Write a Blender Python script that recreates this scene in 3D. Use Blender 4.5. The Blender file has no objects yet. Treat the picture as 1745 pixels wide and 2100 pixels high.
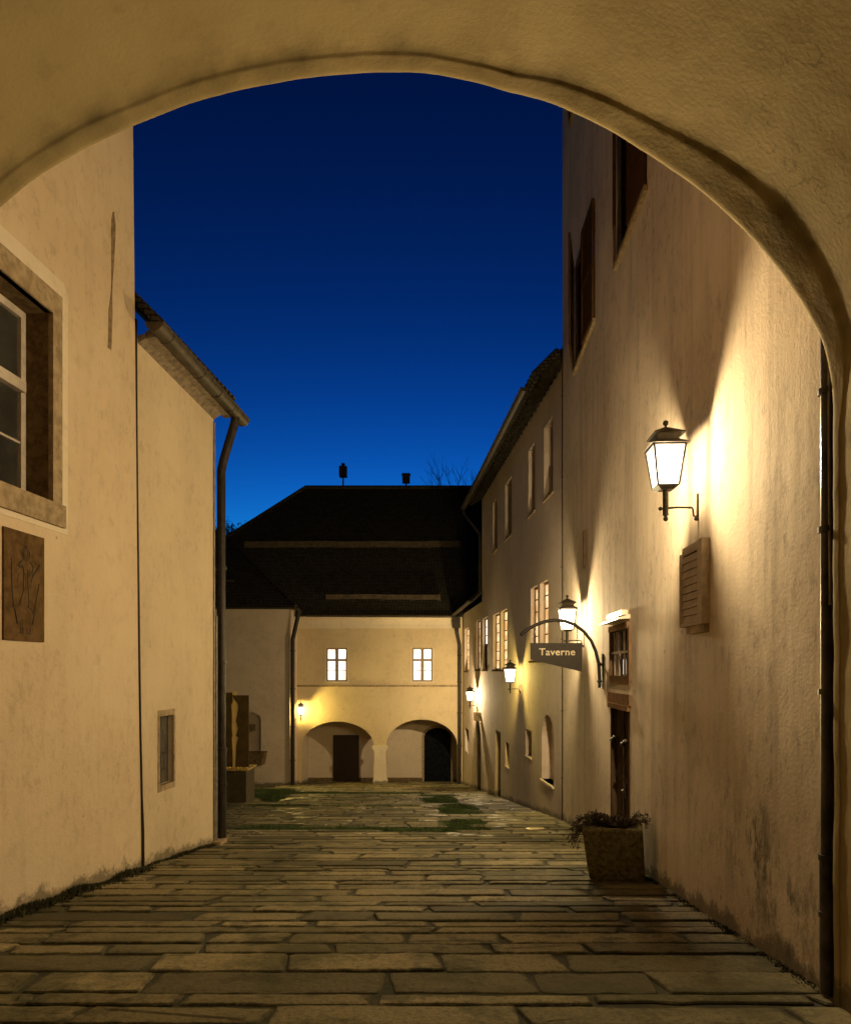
import bpy, bmesh, math, random
from mathutils import Vector, Matrix, noise
from mathutils.geometry import tessellate_polygon

random.seed(7)
SC = bpy.context.scene
COL = SC.collection

# ------------------------------------------------------------------ camera, sky, exposure
F, CX, HY, EYE, SLOPE = 1400.0, 872.5, 1375.0, 1.5, 0.12143
cd = bpy.data.cameras.new('camera')
cam = bpy.data.objects.new('camera', cd)
COL.objects.link(cam)
cam.location = (0, 0, EYE)
cam.rotation_euler = (math.radians(90), 0, 0)
cd.sensor_fit = 'HORIZONTAL'
cd.sensor_width = 36
cd.lens = 36 * F / 1745
cd.shift_y = 325 / 1745
cd.clip_end = 2000
cd.clip_start = 0.05
SC.camera = cam

W = bpy.data.worlds.new('World')
SC.world = W
W.use_nodes = True
wn = W.node_tree
bg = wn.nodes['Background']
sky = wn.nodes.new('ShaderNodeTexSky')
sky.sky_type = 'NISHITA'
sky.sun_disc = False
sky.sun_elevation = math.radians(-4.0)
sky.sun_rotation = math.radians(0)
gam = wn.nodes.new('ShaderNodeGamma')          # long exposure of the blue hour: steeper falloff to the zenith
gam.inputs['Gamma'].default_value = 2.2
wn.links.new(sky.outputs[0], gam.inputs[0])
tint = wn.nodes.new('ShaderNodeVectorMath')
tint.operation = 'MULTIPLY'
tint.inputs[1].default_value = (5.5, 124.0, 355.0)
wn.links.new(gam.outputs[0], tint.inputs[0])
wn.links.new(tint.outputs[0], bg.inputs[0])
bg.inputs[1].default_value = 0.15

SC.view_settings.view_transform = 'Standard'
SC.view_settings.look = 'None'
SC.view_settings.exposure = 0.0
SC.view_settings.gamma = 1.0
SC.cycles.use_denoising = True
SC.cycles.max_bounces = 8
SC.cycles.diffuse_bounces = 5
SC.cycles.transparent_max_bounces = 12
SC.cycles.sample_clamp_indirect = 4.0
SC.cycles.caustics_reflective = False
SC.cycles.caustics_refractive = False


# ------------------------------------------------------------------ materials
def newmat(name):
    m = bpy.data.materials.new(name)
    m.use_nodes = True
    return m, m.node_tree, m.node_tree.nodes['Principled BSDF']


def nd(nt, typ, **kw):
    n = nt.nodes.new(typ)
    for k, v in kw.items():
        setattr(n, k, v)
    return n


def noise_node(nt, vec, scale, detail=5, rough=0.55, mapscale=None):
    if mapscale:
        mp = nd(nt, 'ShaderNodeMapping')
        mp.inputs['Scale'].default_value = mapscale
        nt.links.new(vec, mp.inputs[0])
        vec = mp.outputs[0]
    n = nd(nt, 'ShaderNodeTexNoise')
    n.inputs['Scale'].default_value = scale
    n.inputs['Detail'].default_value = detail
    n.inputs['Roughness'].default_value = rough
    nt.links.new(vec, n.inputs['Vector'])
    return n.outputs['Fac']


def ramp(nt, fac, a, b):
    r = nd(nt, 'ShaderNodeMapRange')
    r.inputs[1].default_value = a
    r.inputs[2].default_value = b
    r.interpolation_type = 'SMOOTHSTEP'
    nt.links.new(fac, r.inputs[0])
    return r.outputs[0]


def mixc(nt, fac, a, b, blend='MIX'):
    m = nd(nt, 'ShaderNodeMix', data_type='RGBA', blend_type=blend)
    for sock, v in ((m.inputs[0], fac), (m.inputs[6], a), (m.inputs[7], b)):
        if isinstance(v, (int, float)):
            sock.default_value = v
        elif isinstance(v, tuple):
            sock.default_value = (*v, 1)
        else:
            nt.links.new(v, sock)
    return m.outputs[2]


def mth(nt, op, a, b=0.0):
    m = nd(nt, 'ShaderNodeMath', operation=op)
    for s, v in ((m.inputs[0], a), (m.inputs[1], b)):
        if isinstance(v, (int, float)):
            s.default_value = v
        else:
            nt.links.new(v, s)
    return m.outputs[0]


def bump(nt, height, dist, normal=None, strength=1.0):
    b = nd(nt, 'ShaderNodeBump')
    b.inputs['Strength'].default_value = strength
    b.inputs['Distance'].default_value = dist
    nt.links.new(height, b.inputs['Height'])
    if normal is not None:
        nt.links.new(normal, b.inputs['Normal'])
    return b.outputs[0]


def plaster(name, c1, c2, streak=0.0, rough_mm=4.0, wave_mm=30.0, stain=None, spots=0.5, cracks=0.15, dirtattr=False):
    m, nt, p = newmat(name)
    pos = nd(nt, 'ShaderNodeNewGeometry').outputs['Position']
    big = noise_node(nt, pos, 0.7, 6, 0.6)
    mid = noise_node(nt, pos, 4.0, 6, 0.65)
    fine = noise_node(nt, pos, 38.0, 4, 0.6)
    c = mixc(nt, ramp(nt, big, 0.35, 0.68), c1, c2)
    dark = tuple(v * 0.80 for v in c2)
    c = mixc(nt, mth(nt, 'MULTIPLY', ramp(nt, mid, 0.52, 0.75), 0.55), c, dark)
    mott = noise_node(nt, pos, 9.0, 8, 0.75, (1.0, 1.0, 0.6))
    c = mixc(nt, mth(nt, 'MULTIPLY', mth(nt, 'MULTIPLY', ramp(nt, mott, 0.5, 0.66), ramp(nt, big, 0.36, 0.58)), 0.2 + streak), c, tuple(v * 0.45 for v in c2))
    if streak:
        st = noise_node(nt, pos, 1.0, 6, 0.62, (4.2, 4.2, 0.28))
        c = mixc(nt, mth(nt, 'MULTIPLY', ramp(nt, st, 0.47, 0.72), streak), c, tuple(v * 0.5 for v in c2))
        c = mixc(nt, mth(nt, 'MULTIPLY', ramp(nt, st, 0.45, 0.25), streak * 0.5), c, tuple(min(0.9, v * 1.25) for v in c1))
    # small chips in the plaster
    vo = nd(nt, 'ShaderNodeTexVoronoi')
    vo.inputs['Scale'].default_value = 1.6
    nt.links.new(pos, vo.inputs['Vector'])
    chip = ramp(nt, vo.outputs['Distance'], 0.042, 0.02)
    c = mixc(nt, mth(nt, 'MULTIPLY', chip, spots), c, (0.12, 0.07, 0.03))
    if cracks:
        ve = nd(nt, 'ShaderNodeTexVoronoi', feature='DISTANCE_TO_EDGE')
        ve.inputs['Scale'].default_value = 0.55
        wob = nd(nt, 'ShaderNodeVectorMath', operation='ADD')
        nz = nd(nt, 'ShaderNodeTexNoise')
        nz.inputs['Scale'].default_value = 2.6
        nz.inputs['Detail'].default_value = 7
        nt.links.new(pos, nz.inputs['Vector'])
        nt.links.new(pos, wob.inputs[0])
        nt.links.new(nz.outputs['Color'], wob.inputs[1])
        nt.links.new(wob.outputs[0], ve.inputs['Vector'])
        ck = mth(nt, 'MULTIPLY', ramp(nt, ve.outputs['Distance'], 0.006, 0.0015), ramp(nt, big, 0.5, 0.62))
        c = mixc(nt, mth(nt, 'MULTIPLY', ck, cracks), c, tuple(v * 0.35 for v in c2))
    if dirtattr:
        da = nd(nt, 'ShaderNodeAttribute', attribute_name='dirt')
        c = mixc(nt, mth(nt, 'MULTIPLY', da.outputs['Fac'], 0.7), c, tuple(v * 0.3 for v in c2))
    # moss and dirt that grew up the foot of the wall in patches
    sx = nd(nt, 'ShaderNodeSeparateXYZ')
    nt.links.new(pos, sx.inputs[0])
    above = mth(nt, 'ADD', sx.outputs[2], mth(nt, 'MULTIPLY', sx.outputs[1], SLOPE))
    patch = noise_node(nt, pos, 2.6, 9, 0.8)
    h = mth(nt, 'SUBTRACT', mth(nt, 'MULTIPLY', patch, 0.75), mth(nt, 'ADD', above, 0.22))
    c = mixc(nt, mth(nt, 'MULTIPLY', ramp(nt, h, -0.02, 0.10), 0.7), c, (0.05, 0.045, 0.022))
    if stain:
        for (sxx, syy, szz, rad, amt) in stain:
            d = nd(nt, 'ShaderNodeVectorMath', operation='DISTANCE')
            nt.links.new(pos, d.inputs[0])
            d.inputs[1].default_value = (sxx, syy, szz)
            near = ramp(nt, d.outputs['Value'], rad, rad * 0.15)
            pn = noise_node(nt, pos, 3.2, 8, 0.75, (1.5, 1.5, 0.7))
            c = mixc(nt, mth(nt, 'MULTIPLY', mth(nt, 'MULTIPLY', near, ramp(nt, pn, 0.44, 0.62)), amt), c, (0.09, 0.085, 0.05))
    nt.links.new(c, p.inputs['Base Color'])
    p.inputs['Roughness'].default_value = 0.92
    p.inputs['Specular IOR Level'].default_value = 0.15
    n1 = bump(nt, big, wave_mm * 0.004)
    n2 = bump(nt, mid, wave_mm * 0.0006, n1)
    n2 = bump(nt, mott, wave_mm * 0.0004, n2)
    if streak:
        n2 = bump(nt, noise_node(nt, pos, 1.0, 4, 0.5, (2.6, 2.6, 0.35)), 0.010, n2)
    n3 = bump(nt, fine, rough_mm * 0.001, n2)
    nt.links.new(n3, p.inputs['Normal'])
    return m


def simple(name, col, rough=0.6, metal=0.0, var=0.3, scale=14.0, bmp=0.002, mapscale=None, spec=0.4):
    m, nt, p = newmat(name)
    tc = nd(nt, 'ShaderNodeTexCoord').outputs['Object']
    a = noise_node(nt, tc, scale, 6, 0.65, mapscale)
    c = mixc(nt, ramp(nt, a, 0.3, 0.7), tuple(v * (1 - var) for v in col), tuple(min(1, v * (1 + var)) for v in col))
    nt.links.new(c, p.inputs['Base Color'])
    p.inputs['Metallic'].default_value = metal
    p.inputs['Specular IOR Level'].default_value = spec
    r = nd(nt, 'ShaderNodeMapRange')
    r.inputs[3].default_value = max(0.05, rough - 0.12)
    r.inputs[4].default_value = min(1, rough + 0.12)
    nt.links.new(a, r.inputs[0])
    nt.links.new(r.outputs[0], p.inputs['Roughness'])
    if bmp:
        nt.links.new(bump(nt, a, bmp), p.inputs['Normal'])
    return m


def emit(name, col, strength, var=0.0, scale=3.0, col2=None):
    m = bpy.data.materials.new(name)
    m.use_nodes = True
    nt = m.node_tree
    nt.nodes.remove(nt.nodes['Principled BSDF'])
    e = nd(nt, 'ShaderNodeEmission')
    e.inputs[0].default_value = (*col, 1)
    e.inputs[1].default_value = strength
    if col2:
        tc = nd(nt, 'ShaderNodeTexCoord').outputs['Object']
        a = noise_node(nt, tc, scale, 3, 0.5, (1, 1, 1.0))
        nt.links.new(mixc(nt, ramp(nt, a, 0.35, 0.65), col, col2), e.inputs[0])
    nt.links.new(e.outputs[0], nt.nodes['Material Output'].inputs[0])
    return m


def lampglass(name, col, strength, trans):
    m = bpy.data.materials.new(name)
    m.use_nodes = True
    nt = m.node_tree
    nt.nodes.remove(nt.nodes['Principled BSDF'])
    e = nd(nt, 'ShaderNodeEmission')
    e.inputs[0].default_value = (*col, 1)
    e.inputs[1].default_value = strength
    t = nd(nt, 'ShaderNodeBsdfTransparent')
    t.inputs[0].default_value = (trans, trans, trans, 1)
    a = nd(nt, 'ShaderNodeAddShader')
    nt.links.new(e.outputs[0], a.inputs[0])
    nt.links.new(t.outputs[0], a.inputs[1])
    nt.links.new(a.outputs[0], nt.nodes['Material Output'].inputs[0])
    return m


def roofmat(name, col, scale=3.0):
    m, nt, p = newmat(name)
    pos = nd(nt, 'ShaderNodeNewGeometry').outputs['Position']
    br = nd(nt, 'ShaderNodeTexBrick')
    br.inputs['Scale'].default_value = scale
    br.inputs['Mortar Size'].default_value = 0.03
    br.inputs['Color1'].default_value = (*col, 1)
    br.inputs['Color2'].default_value = (*[v * 0.6 for v in col], 1)
    br.inputs['Mortar'].default_value = (0.004, 0.004, 0.004, 1)
    mp = nd(nt, 'ShaderNodeMapping')
    sx = nd(nt, 'ShaderNodeSeparateXYZ')
    cb = nd(nt, 'ShaderNodeCombineXYZ')
    nt.links.new(pos, sx.inputs[0])
    nt.links.new(mth(nt, 'ADD', sx.outputs[0], sx.outputs[1]), cb.inputs[0])
    nt.links.new(sx.outputs[2], cb.inputs[1])
    nt.links.new(cb.outputs[0], br.inputs['Vector'])
    nt.links.new(br.outputs['Color'], p.inputs['Base Color'])
    p.inputs['Roughness'].default_value = 0.85
    p.inputs['Specular IOR Level'].default_value = 0.1
    nt.links.new(bump(nt, br.outputs['Fac'], 0.02), p.inputs['Normal'])
    return m


M = {}
M['plaster_near'] = plaster('plaster_near', (0.66, 0.53, 0.36), (0.60, 0.47, 0.31), 0.12, 4, 14)
M['plaster_side'] = plaster('plaster_side', (0.62, 0.51, 0.34), (0.56, 0.45, 0.30), 0.10, 4, 14)
M['plaster_tall'] = plaster('plaster_tall', (0.72, 0.61, 0.47), (0.62, 0.52, 0.40), 0.42, 2.5, 3,
                            stain=[(2.56, 5.35, 0.05, 0.75, 0.9), (2.53, 4.75, -0.25, 0.6, 0.8)])
M['plaster_tavern'] = plaster('plaster_tavern', (0.60, 0.50, 0.41), (0.54, 0.445, 0.36), 0.16, 4, 6)
M['plaster_far'] = plaster('plaster_far', (0.68, 0.55, 0.34), (0.62, 0.49, 0.30), 0.06, 3, 10, spots=0.2)
M['plaster_court'] = plaster('plaster_court', (0.66, 0.55, 0.43), (0.60, 0.50, 0.39), 0.06, 3, 10, spots=0.2)
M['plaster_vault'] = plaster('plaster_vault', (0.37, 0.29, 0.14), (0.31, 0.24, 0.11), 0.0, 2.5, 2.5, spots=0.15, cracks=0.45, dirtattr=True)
M['plaster_white'] = plaster('plaster_white', (0.74, 0.64, 0.48), (0.68, 0.58, 0.42), 0.05, 5, 12, spots=0.1)
M['stone'] = simple('stone', (0.34, 0.26, 0.16), 0.85, 0, 0.3, 9, 0.006, spec=0.0)
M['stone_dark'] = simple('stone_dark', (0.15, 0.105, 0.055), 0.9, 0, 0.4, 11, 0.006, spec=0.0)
M['trough_stone'] = simple('trough_stone', (0.15, 0.128, 0.06), 0.92, 0, 0.5, 22, 0.012, spec=0.0)
M['iron'] = simple('iron', (0.035, 0.03, 0.026), 0.5, 0.3, 0.4, 30, 0.0015)
M['lantern_metal'] = simple('lantern_metal', (0.07, 0.06, 0.045), 0.5, 0.25, 0.3, 30, 0.001)
M['zinc'] = simple('zinc', (0.06, 0.048, 0.03), 0.55, 0.4, 0.4, 8, 0.002)
M['pipe_dark'] = simple('pipe_dark', (0.028, 0.022, 0.015), 0.5, 0.3, 0.4, 6, 0.002)
M['pipe_mottled'] = simple('pipe_mottled', (0.075, 0.065, 0.055), 0.42, 0.3, 0.75, 5, 0.003, (1, 1, 0.5))  # grey with strong random tone variation
M['anchor'] = simple('anchor', (0.24, 0.175, 0.10), 0.9, 0, 0.35, 12, 0.004, spec=0.0)
M['pipe_grey'] = simple('pipe_grey', (0.30, 0.27, 0.22), 0.5, 0.2, 0.3, 10, 0.001)
M['wood_dark'] = simple('wood_dark', (0.085, 0.058, 0.036), 0.7, 0, 0.6, 5, 0.006, (9, 9, 0.6), spec=0.0)
M['wood_red'] = simple('wood_red', (0.085, 0.045, 0.022), 0.6, 0, 0.4, 6, 0.003, (8, 8, 0.8), spec=0.0)
M['wood_frame'] = simple('wood_frame', (0.17, 0.105, 0.06), 0.6, 0, 0.35, 6, 0.004, (6, 6, 1), spec=0.0)
M['wood_pale'] = simple('wood_pale', (0.40, 0.31, 0.21), 0.7, 0, 0.3, 5, 0.004, spec=0.0)
M['wood_guard'] = simple('wood_guard', (0.11, 0.085, 0.055), 0.8, 0, 0.3, 5, 0.004, spec=0.0)
M['white_paint'] = simple('white_paint', (0.60, 0.53, 0.44), 0.5, 0, 0.12, 10, 0.001, spec=0.0)
M['white_gloss'] = simple('white_gloss', (0.72, 0.64, 0.52), 0.4, 0, 0.12, 10, 0.001, spec=0.5)
M['grey_paint'] = simple('grey_paint', (0.32, 0.26, 0.20), 0.6, 0, 0.15, 10, 0.001, spec=0.0)
M['louver'] = simple('louver', (0.50, 0.42, 0.33), 0.6, 0, 0.12, 12, 0.001, spec=0.0)
M['door_far'] = simple('door_far', (0.04, 0.022, 0.014), 0.6, 0, 0.4, 5, 0.003, (8, 8, 0.6))
M['doorway_shade'] = simple('doorway_shade', (0.008, 0.009, 0.012), 0.9, 0, 0.4, 5, 0.003, spec=0.0)
M['glass_dark'] = simple('glass_dark', (0.05, 0.05, 0.045), 0.12, 0, 0.3, 2, 0.001, None, 0.6)
M['glass_night'] = simple('glass_night', (0.012, 0.014, 0.02), 0.1, 0, 0.5, 6, 0.002, None, 0.6)
M['panel_far'] = simple('panel_far', (0.62, 0.50, 0.30), 0.6, 0, 0.08, 3, 0)
M['sign_board'] = simple('sign_board', (0.045, 0.036, 0.028), 0.55, 0.2, 0.15, 12, 0.0006)
M['sign_letters'] = simple('sign_letters', (0.86, 0.76, 0.56), 0.35, 0.1, 0.1, 8, 0)
M['plaque'] = simple('plaque', (0.115, 0.07, 0.03), 0.6, 0.1, 0.35, 8, 0.003, spec=0.0)
M['plaque_line'] = simple('plaque_line', (0.048, 0.029, 0.013), 0.7, 0.1, 0.3, 10, 0.001)
M['bronze'] = simple('bronze', (0.10, 0.065, 0.016), 0.5, 0.2, 0.3, 4, 0.002)
M['gold'] = simple('gold', (0.75, 0.52, 0.14), 0.3, 0.5, 0.3, 12, 0.003)
M['gold_pale'] = simple('gold_pale', (0.92, 0.66, 0.23), 0.5, 0.0, 0.08, 4, 0.001)
M['roof'] = roofmat('roof', (0.08, 0.068, 0.05))
M['roof_dark'] = roofmat('roof_dark', (0.11, 0.098, 0.07))
M['roof_plain'] = simple('roof_plain', (0.035, 0.03, 0.02), .85, 0, .5, 7, .004, spec=0.0)
M['earth'] = simple('earth', (0.038, 0.034, 0.012), 0.95, 0, 0.5, 5, 0.02)
M['moss'] = simple('moss', (0.04, 0.038, 0.014), 0.95, 0, 0.5, 20, 0.0)
M['grass'] = simple('grass', (0.045, 0.075, 0.015), 0.8, 0, 0.5, 3, 0.0)
M['leaf'] = simple('leaf', (0.03, 0.045, 0.015), 0.8, 0, 0.5, 3, 0.0)
M['dryleaf'] = simple('dryleaf', (0.055, 0.038, 0.018), 0.85, 0, 0.6, 9, 0.0)
M['bark'] = simple('bark', (0.05, 0.04, 0.03), 0.9, 0, 0.4, 9, 0.004)
M['lit_white'] = emit('lit_white', (1.0, 0.89, 0.76), 2.3, col2=(0.72, 0.50, 0.33), scale=1.8)
M['lit_warm'] = emit('lit_warm', (1.0, 0.68, 0.36), 1.6, col2=(0.62, 0.32, 0.11), scale=2.6)
M['lit_orange'] = emit('lit_orange', (0.7, 0.35, 0.1), 0.35)
M['vent_glow'] = emit('vent_glow', (1.0, 0.85, 0.6), 3.0)
M['lamp_glass'] = lampglass('lamp_glass', (1.0, 0.88, 0.66), 3.2, 0.9)
M['lamp_back'] = lampglass('lamp_back', (1.0, 0.85, 0.6), 2.0, 0.4)  # wall-side pane, transmission lowered to hold down the glare on the wall


# paving: every stone has its own tone, with speckle, moss and wet patches
def paving():
    m, nt, p = newmat('paving_stone')
    pos = nd(nt, 'ShaderNodeNewGeometry').outputs['Position']
    at = nd(nt, 'ShaderNodeAttribute', attribute_name='tone')
    c = mixc(nt, at.outputs['Fac'], (0.070, 0.060, 0.023), (0.36, 0.295, 0.145))
    sp = noise_node(nt, pos, 34, 6, 0.8)
    c = mixc(nt, mth(nt, 'MULTIPLY', ramp(nt, sp, 0.46, 0.66), 0.6), c, (0.035, 0.026, 0.012))
    bl = noise_node(nt, pos, 3.2, 7, 0.65)
    c = mixc(nt, mth(nt, 'MULTIPLY', ramp(nt, bl, 0.50, 0.66), 0.7), c, (0.045, 0.040, 0.014))
    gr = noise_node(nt, pos, 0.75, 8, 0.68)
    c = mixc(nt, mth(nt, 'MULTIPLY', ramp(nt, gr, 0.46, 0.64), 0.72), c, (0.050, 0.050, 0.014))
    ea = nd(nt, 'ShaderNodeAttribute', attribute_name='edge')
    en = noise_node(nt, pos, 9, 7, 0.75)
    em_ = ramp(nt, mth(nt, 'ADD', ea.outputs['Fac'], mth(nt, 'MULTIPLY', mth(nt, 'SUBTRACT', en, 0.5), 2.4)), 0.55, 1.15)
    c = mixc(nt, mth(nt, 'MULTIPLY', em_, 0.8), c, (0.034, 0.031, 0.010))
    nt.links.new(c, p.inputs['Base Color'])
    wet = noise_node(nt, pos, 1.4, 3, 0.5)
    r = nd(nt, 'ShaderNodeMapRange')
    r.inputs[1].default_value = 0.55
    r.inputs[2].default_value = 0.66
    r.inputs[3].default_value = 0.80
    r.inputs[4].default_value = 0.16
    sy_ = nd(nt, 'ShaderNodeSeparateXYZ')
    nt.links.new(pos, sy_.inputs[0])
    nt.links.new(mth(nt, 'MULTIPLY', wet, ramp(nt, sy_.outputs[1], 8.5, 13.0)), r.inputs[0])
    nt.links.new(r.outputs[0], p.inputs['Roughness'])
    p.inputs['Specular IOR Level'].default_value = 0.3
    n = bump(nt, noise_node(nt, pos, 7, 7, 0.75), 0.035)
    n = bump(nt, sp, 0.006, n)
    nt.links.new(n, p.inputs['Normal'])
    return m


M['paving'] = paving()


# ------------------------------------------------------------------ mesh helpers
class MB:
    def __init__(self):
        self.v, self.f, self.mi = [], [], []
        self.sm = []

    def add(self, verts, faces, mi=0, smooth=False):
        o = len(self.v)
        self.v += [Vector(p) for p in verts]
        for f in faces:
            self.f.append([i + o for i in f])
            self.mi.append(mi)
            self.sm.append(smooth)

    def quad(self, a, b, c, d, mi=0):
        self.add([a, b, c, d], [(0, 1, 2, 3)], mi)

    def hexa(self, p, mi=0):
        """eight corners: bottom four in order, then top four"""
        self.add(p, [(0, 3, 2, 1), (4, 5, 6, 7), (0, 1, 5, 4), (1, 2, 6, 5), (2, 3, 7, 6), (3, 0, 4, 7)], mi)

    def box(self, x0, x1, y0, y1, z0, z1, mi=0):
        self.hexa([(x0, y0, z0), (x1, y0, z0), (x1, y1, z0), (x0, y1, z0),
                   (x0, y0, z1), (x1, y0, z1), (x1, y1, z1), (x0, y1, z1)], mi)

    def wbox(self, wf, u0, u1, v0, v1, w0, w1, mi=0):
        self.hexa([wf.pt(u0, v0, w0), wf.pt(u1, v0, w0), wf.pt(u1, v0, w1), wf.pt(u0, v0, w1),
                   wf.pt(u0, v1, w0), wf.pt(u1, v1, w0), wf.pt(u1, v1, w1), wf.pt(u0, v1, w1)], mi)

    def tube(self, pts, r, n=10, mi=0, cap=True):
        pts = [Vector(p) for p in pts]
        rs = r if isinstance(r, (list, tuple)) else [r] * len(pts)
        rings = []
        ref = None
        for i, p in enumerate(pts):
            t = (pts[min(i + 1, len(pts) - 1)] - pts[max(i - 1, 0)]).normalized()
            if ref is None:
                ref = Vector((0, 0, 1)) if abs(t.z) < 0.9 else Vector((1, 0, 0))
            a = (ref - t * ref.dot(t)).normalized()
            ref = a
            b = t.cross(a)
            rings.append([p + (a * math.cos(k * 2 * math.pi / n) + b * math.sin(k * 2 * math.pi / n)) * rs[i] for k in range(n)])
        vs = [q for rg in rings for q in rg]
        fs = []
        for i in range(len(pts) - 1):
            for k in range(n):
                fs.append((i * n + k, i * n + (k + 1) % n, (i + 1) * n + (k + 1) % n, (i + 1) * n + k))
        self.add(vs, fs, mi, True)
        if cap:
            self.add(rings[0], [tuple(range(n))[::-1]], mi)
            self.add(rings[-1], [tuple(range(n))], mi)

    def ball(self, c, r, mi=0, n=10):
        c = Vector(c)
        vs, fs = [], []
        for i in range(n + 1):
            th = math.pi * i / n
            for k in range(n):
                ph = 2 * math.pi * k / n
                vs.append(c + Vector((math.sin(th) * math.cos(ph), math.sin(th) * math.sin(ph), math.cos(th))) * r)
        for i in range(n):
            for k in range(n):
                fs.append((i * n + k, (i + 1) * n + k, (i + 1) * n + (k + 1) % n, i * n + (k + 1) % n))
        self.add(vs, fs, mi, True)

    def halfpipe(self, a, b, r, mi=0, n=10, thick=0.006):
        """open gutter from a to b, opening upwards, with caps"""
        a, b = Vector(a), Vector(b)
        t = (b - a).normalized()
        s = t.cross(Vector((0, 0, 1))).normalized()
        for rr in (r, r - thick):
            vs, fs = [], []
            for q in (a, b):
                for k in range(n + 1):
                    an = math.pi * k / n
                    vs.append(q + s * math.cos(an) * rr - Vector((0, 0, 1)) * math.sin(an) * rr)
            for k in range(n):
                fs.append((k, k + 1, n + 1 + k + 1, n + 1 + k))
            self.add(vs, fs, mi, True)
        for q in (a, b):
            vs = [q + s * math.cos(math.pi * k / n) * r - Vector((0, 0, 1)) * math.sin(math.pi * k / n) * r for k in range(n + 1)]
            self.add(vs, [tuple(range(n + 1))], mi)
        # rolled front edge
        self.tube([a + s * r, b + s * r], 0.012, 6, mi)
        self.tube([a - s * r, b - s * r], 0.008, 6, mi)

    def panel(self, wf, outer, holes, depth, w=0.0, mi=0, reveal_mi=None):
        """flat wall in (u, v) with holes; reveals run back to w - depth"""
        loops = [outer] + [h for h in holes]
        vs = [[Vector((u, v, 0)) for u, v in lp] for lp in loops]
        tris = tessellate_polygon(vs)
        flat = [q for lp in vs for q in lp]
        self.add([wf.pt(q.x, q.y, w) for q in flat], [tuple(t) for t in tris], mi)
        for h in holes:
            n = len(h)
            d = depth
            for i in range(n):
                a, b = h[i], h[(i + 1) % n]
                self.quad(wf.pt(a[0], a[1], w), wf.pt(b[0], b[1], w), wf.pt(b[0], b[1], w - d), wf.pt(a[0], a[1], w - d),
                          mi if reveal_mi is None else reveal_mi)

    def build(self, name, mats, parent=None, base=None, fix=True):
        if not isinstance(mats, (list, tuple)):
            mats = [mats]
        off = Vector((0, 0, 0))
        q = parent
        while q is not None:
            off += q.location
            q = q.parent
        if base is not None:
            off = Vector(base)
        me = bpy.data.meshes.new(name)
        me.from_pydata([p - off for p in self.v], [], self.f)
        for m in mats:
            me.materials.append(m)
        me.polygons.foreach_set('material_index', self.mi)
        me.polygons.foreach_set('use_smooth', self.sm)
        if fix:
            bm = bmesh.new()
            bm.from_mesh(me)
            bmesh.ops.recalc_face_normals(bm, faces=bm.faces)
            bm.to_mesh(me)
            bm.free()
        me.update()
        o = bpy.data.objects.new(name, me)
        COL.objects.link(o)
        if parent is not None:
            o.parent = parent
        elif base is not None:
            o.location = base
        return o


def thing(name, label, cat, loc, group=None, rz=0.0):
    o = bpy.data.objects.new(name, None)
    COL.objects.link(o)
    o.empty_display_size = 0.2
    o.location = loc
    o.rotation_euler = (0, 0, rz)
    o['label'] = label
    o['category'] = cat
    if group:
        o['group'] = group
    return o


def tag(o, label, cat, group=None, kind=None):
    o['label'] = label
    o['category'] = cat
    if group:
        o['group'] = group
    if kind:
        o['kind'] = kind
    return o


def gz(y):
    return -SLOPE * min(y, 38.0)


def P(px, py, Y):
    return Vector(((px - CX) * Y / F, Y, EYE + (HY - py) * Y / F))


class WF:
    """a wall line x = a + b*y starting at y0; side -1 faces -x, +1 faces +x"""
    def __init__(self, a, b, y0, side):
        self.a, self.b, self.y0 = a, b, y0
        self.n = math.hypot(b, 1)
        self.d = Vector((b, 1, 0)) / self.n
        self.nm = Vector((side, -side * b, 0)) / self.n
        self.o = Vector((a + b * y0, y0, 0))
        self.side = side

    def u(self, Y):
        return (Y - self.y0) * self.n

    def pt(self, u, v, w=0.0):
        return self.o + self.d * u + self.nm * w + Vector((0, 0, v))

    def Y(self, px):
        return self.a / ((px - CX) / F - self.b)

    def upx(self, px):
        return self.u(self.Y(px))

    def v(self, px, py):
        return EYE + (HY - py) * self.Y(px) / F

    def g(self, u):
        return gz(self.y0 + u / self.n)


class FF:
    """a frontal wall at y, facing -y: u = x"""
    def __init__(self, y):
        self.y = y

    def pt(self, u, v, w=0.0):
        return Vector((u, self.y - w, v))

    def uv(self, px, py):
        q = P(px, py, self.y)
        return q.x, q.z


def rect(u0, u1, v0, v1):
    return [(u0, v0), (u1, v0), (u1, v1), (u0, v1)]


def archpoly(u0, u1, v0, vs, vt, n=14, p=2.0):
    """opening with straight jambs to vs and an elliptic head to vt"""
    c, r = (u0 + u1) / 2, (u1 - u0) / 2
    pts = [(u0, v0), (u1, v0)]
    for k in range(n + 1):
        t = math.pi * k / n
        pts.append((c + r * math.cos(t), vs + (vt - vs) * math.sin(t)))
    return pts


# ------------------------------------------------------------------ ground
def in_poly(x, y, poly):
    c = False
    j = len(poly) - 1
    for i in range(len(poly)):
        xi, yi = poly[i]
        xj, yj = poly[j]
        if (yi > y) != (yj > y) and x < (xj - xi) * (y - yi) / (yj - yi) + xi:
            c = not c
        j = i
    return c


def gp(px, py):
    Y = EYE * F / (py - 1545)
    return ((px - CX) * Y / F, Y)


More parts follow.
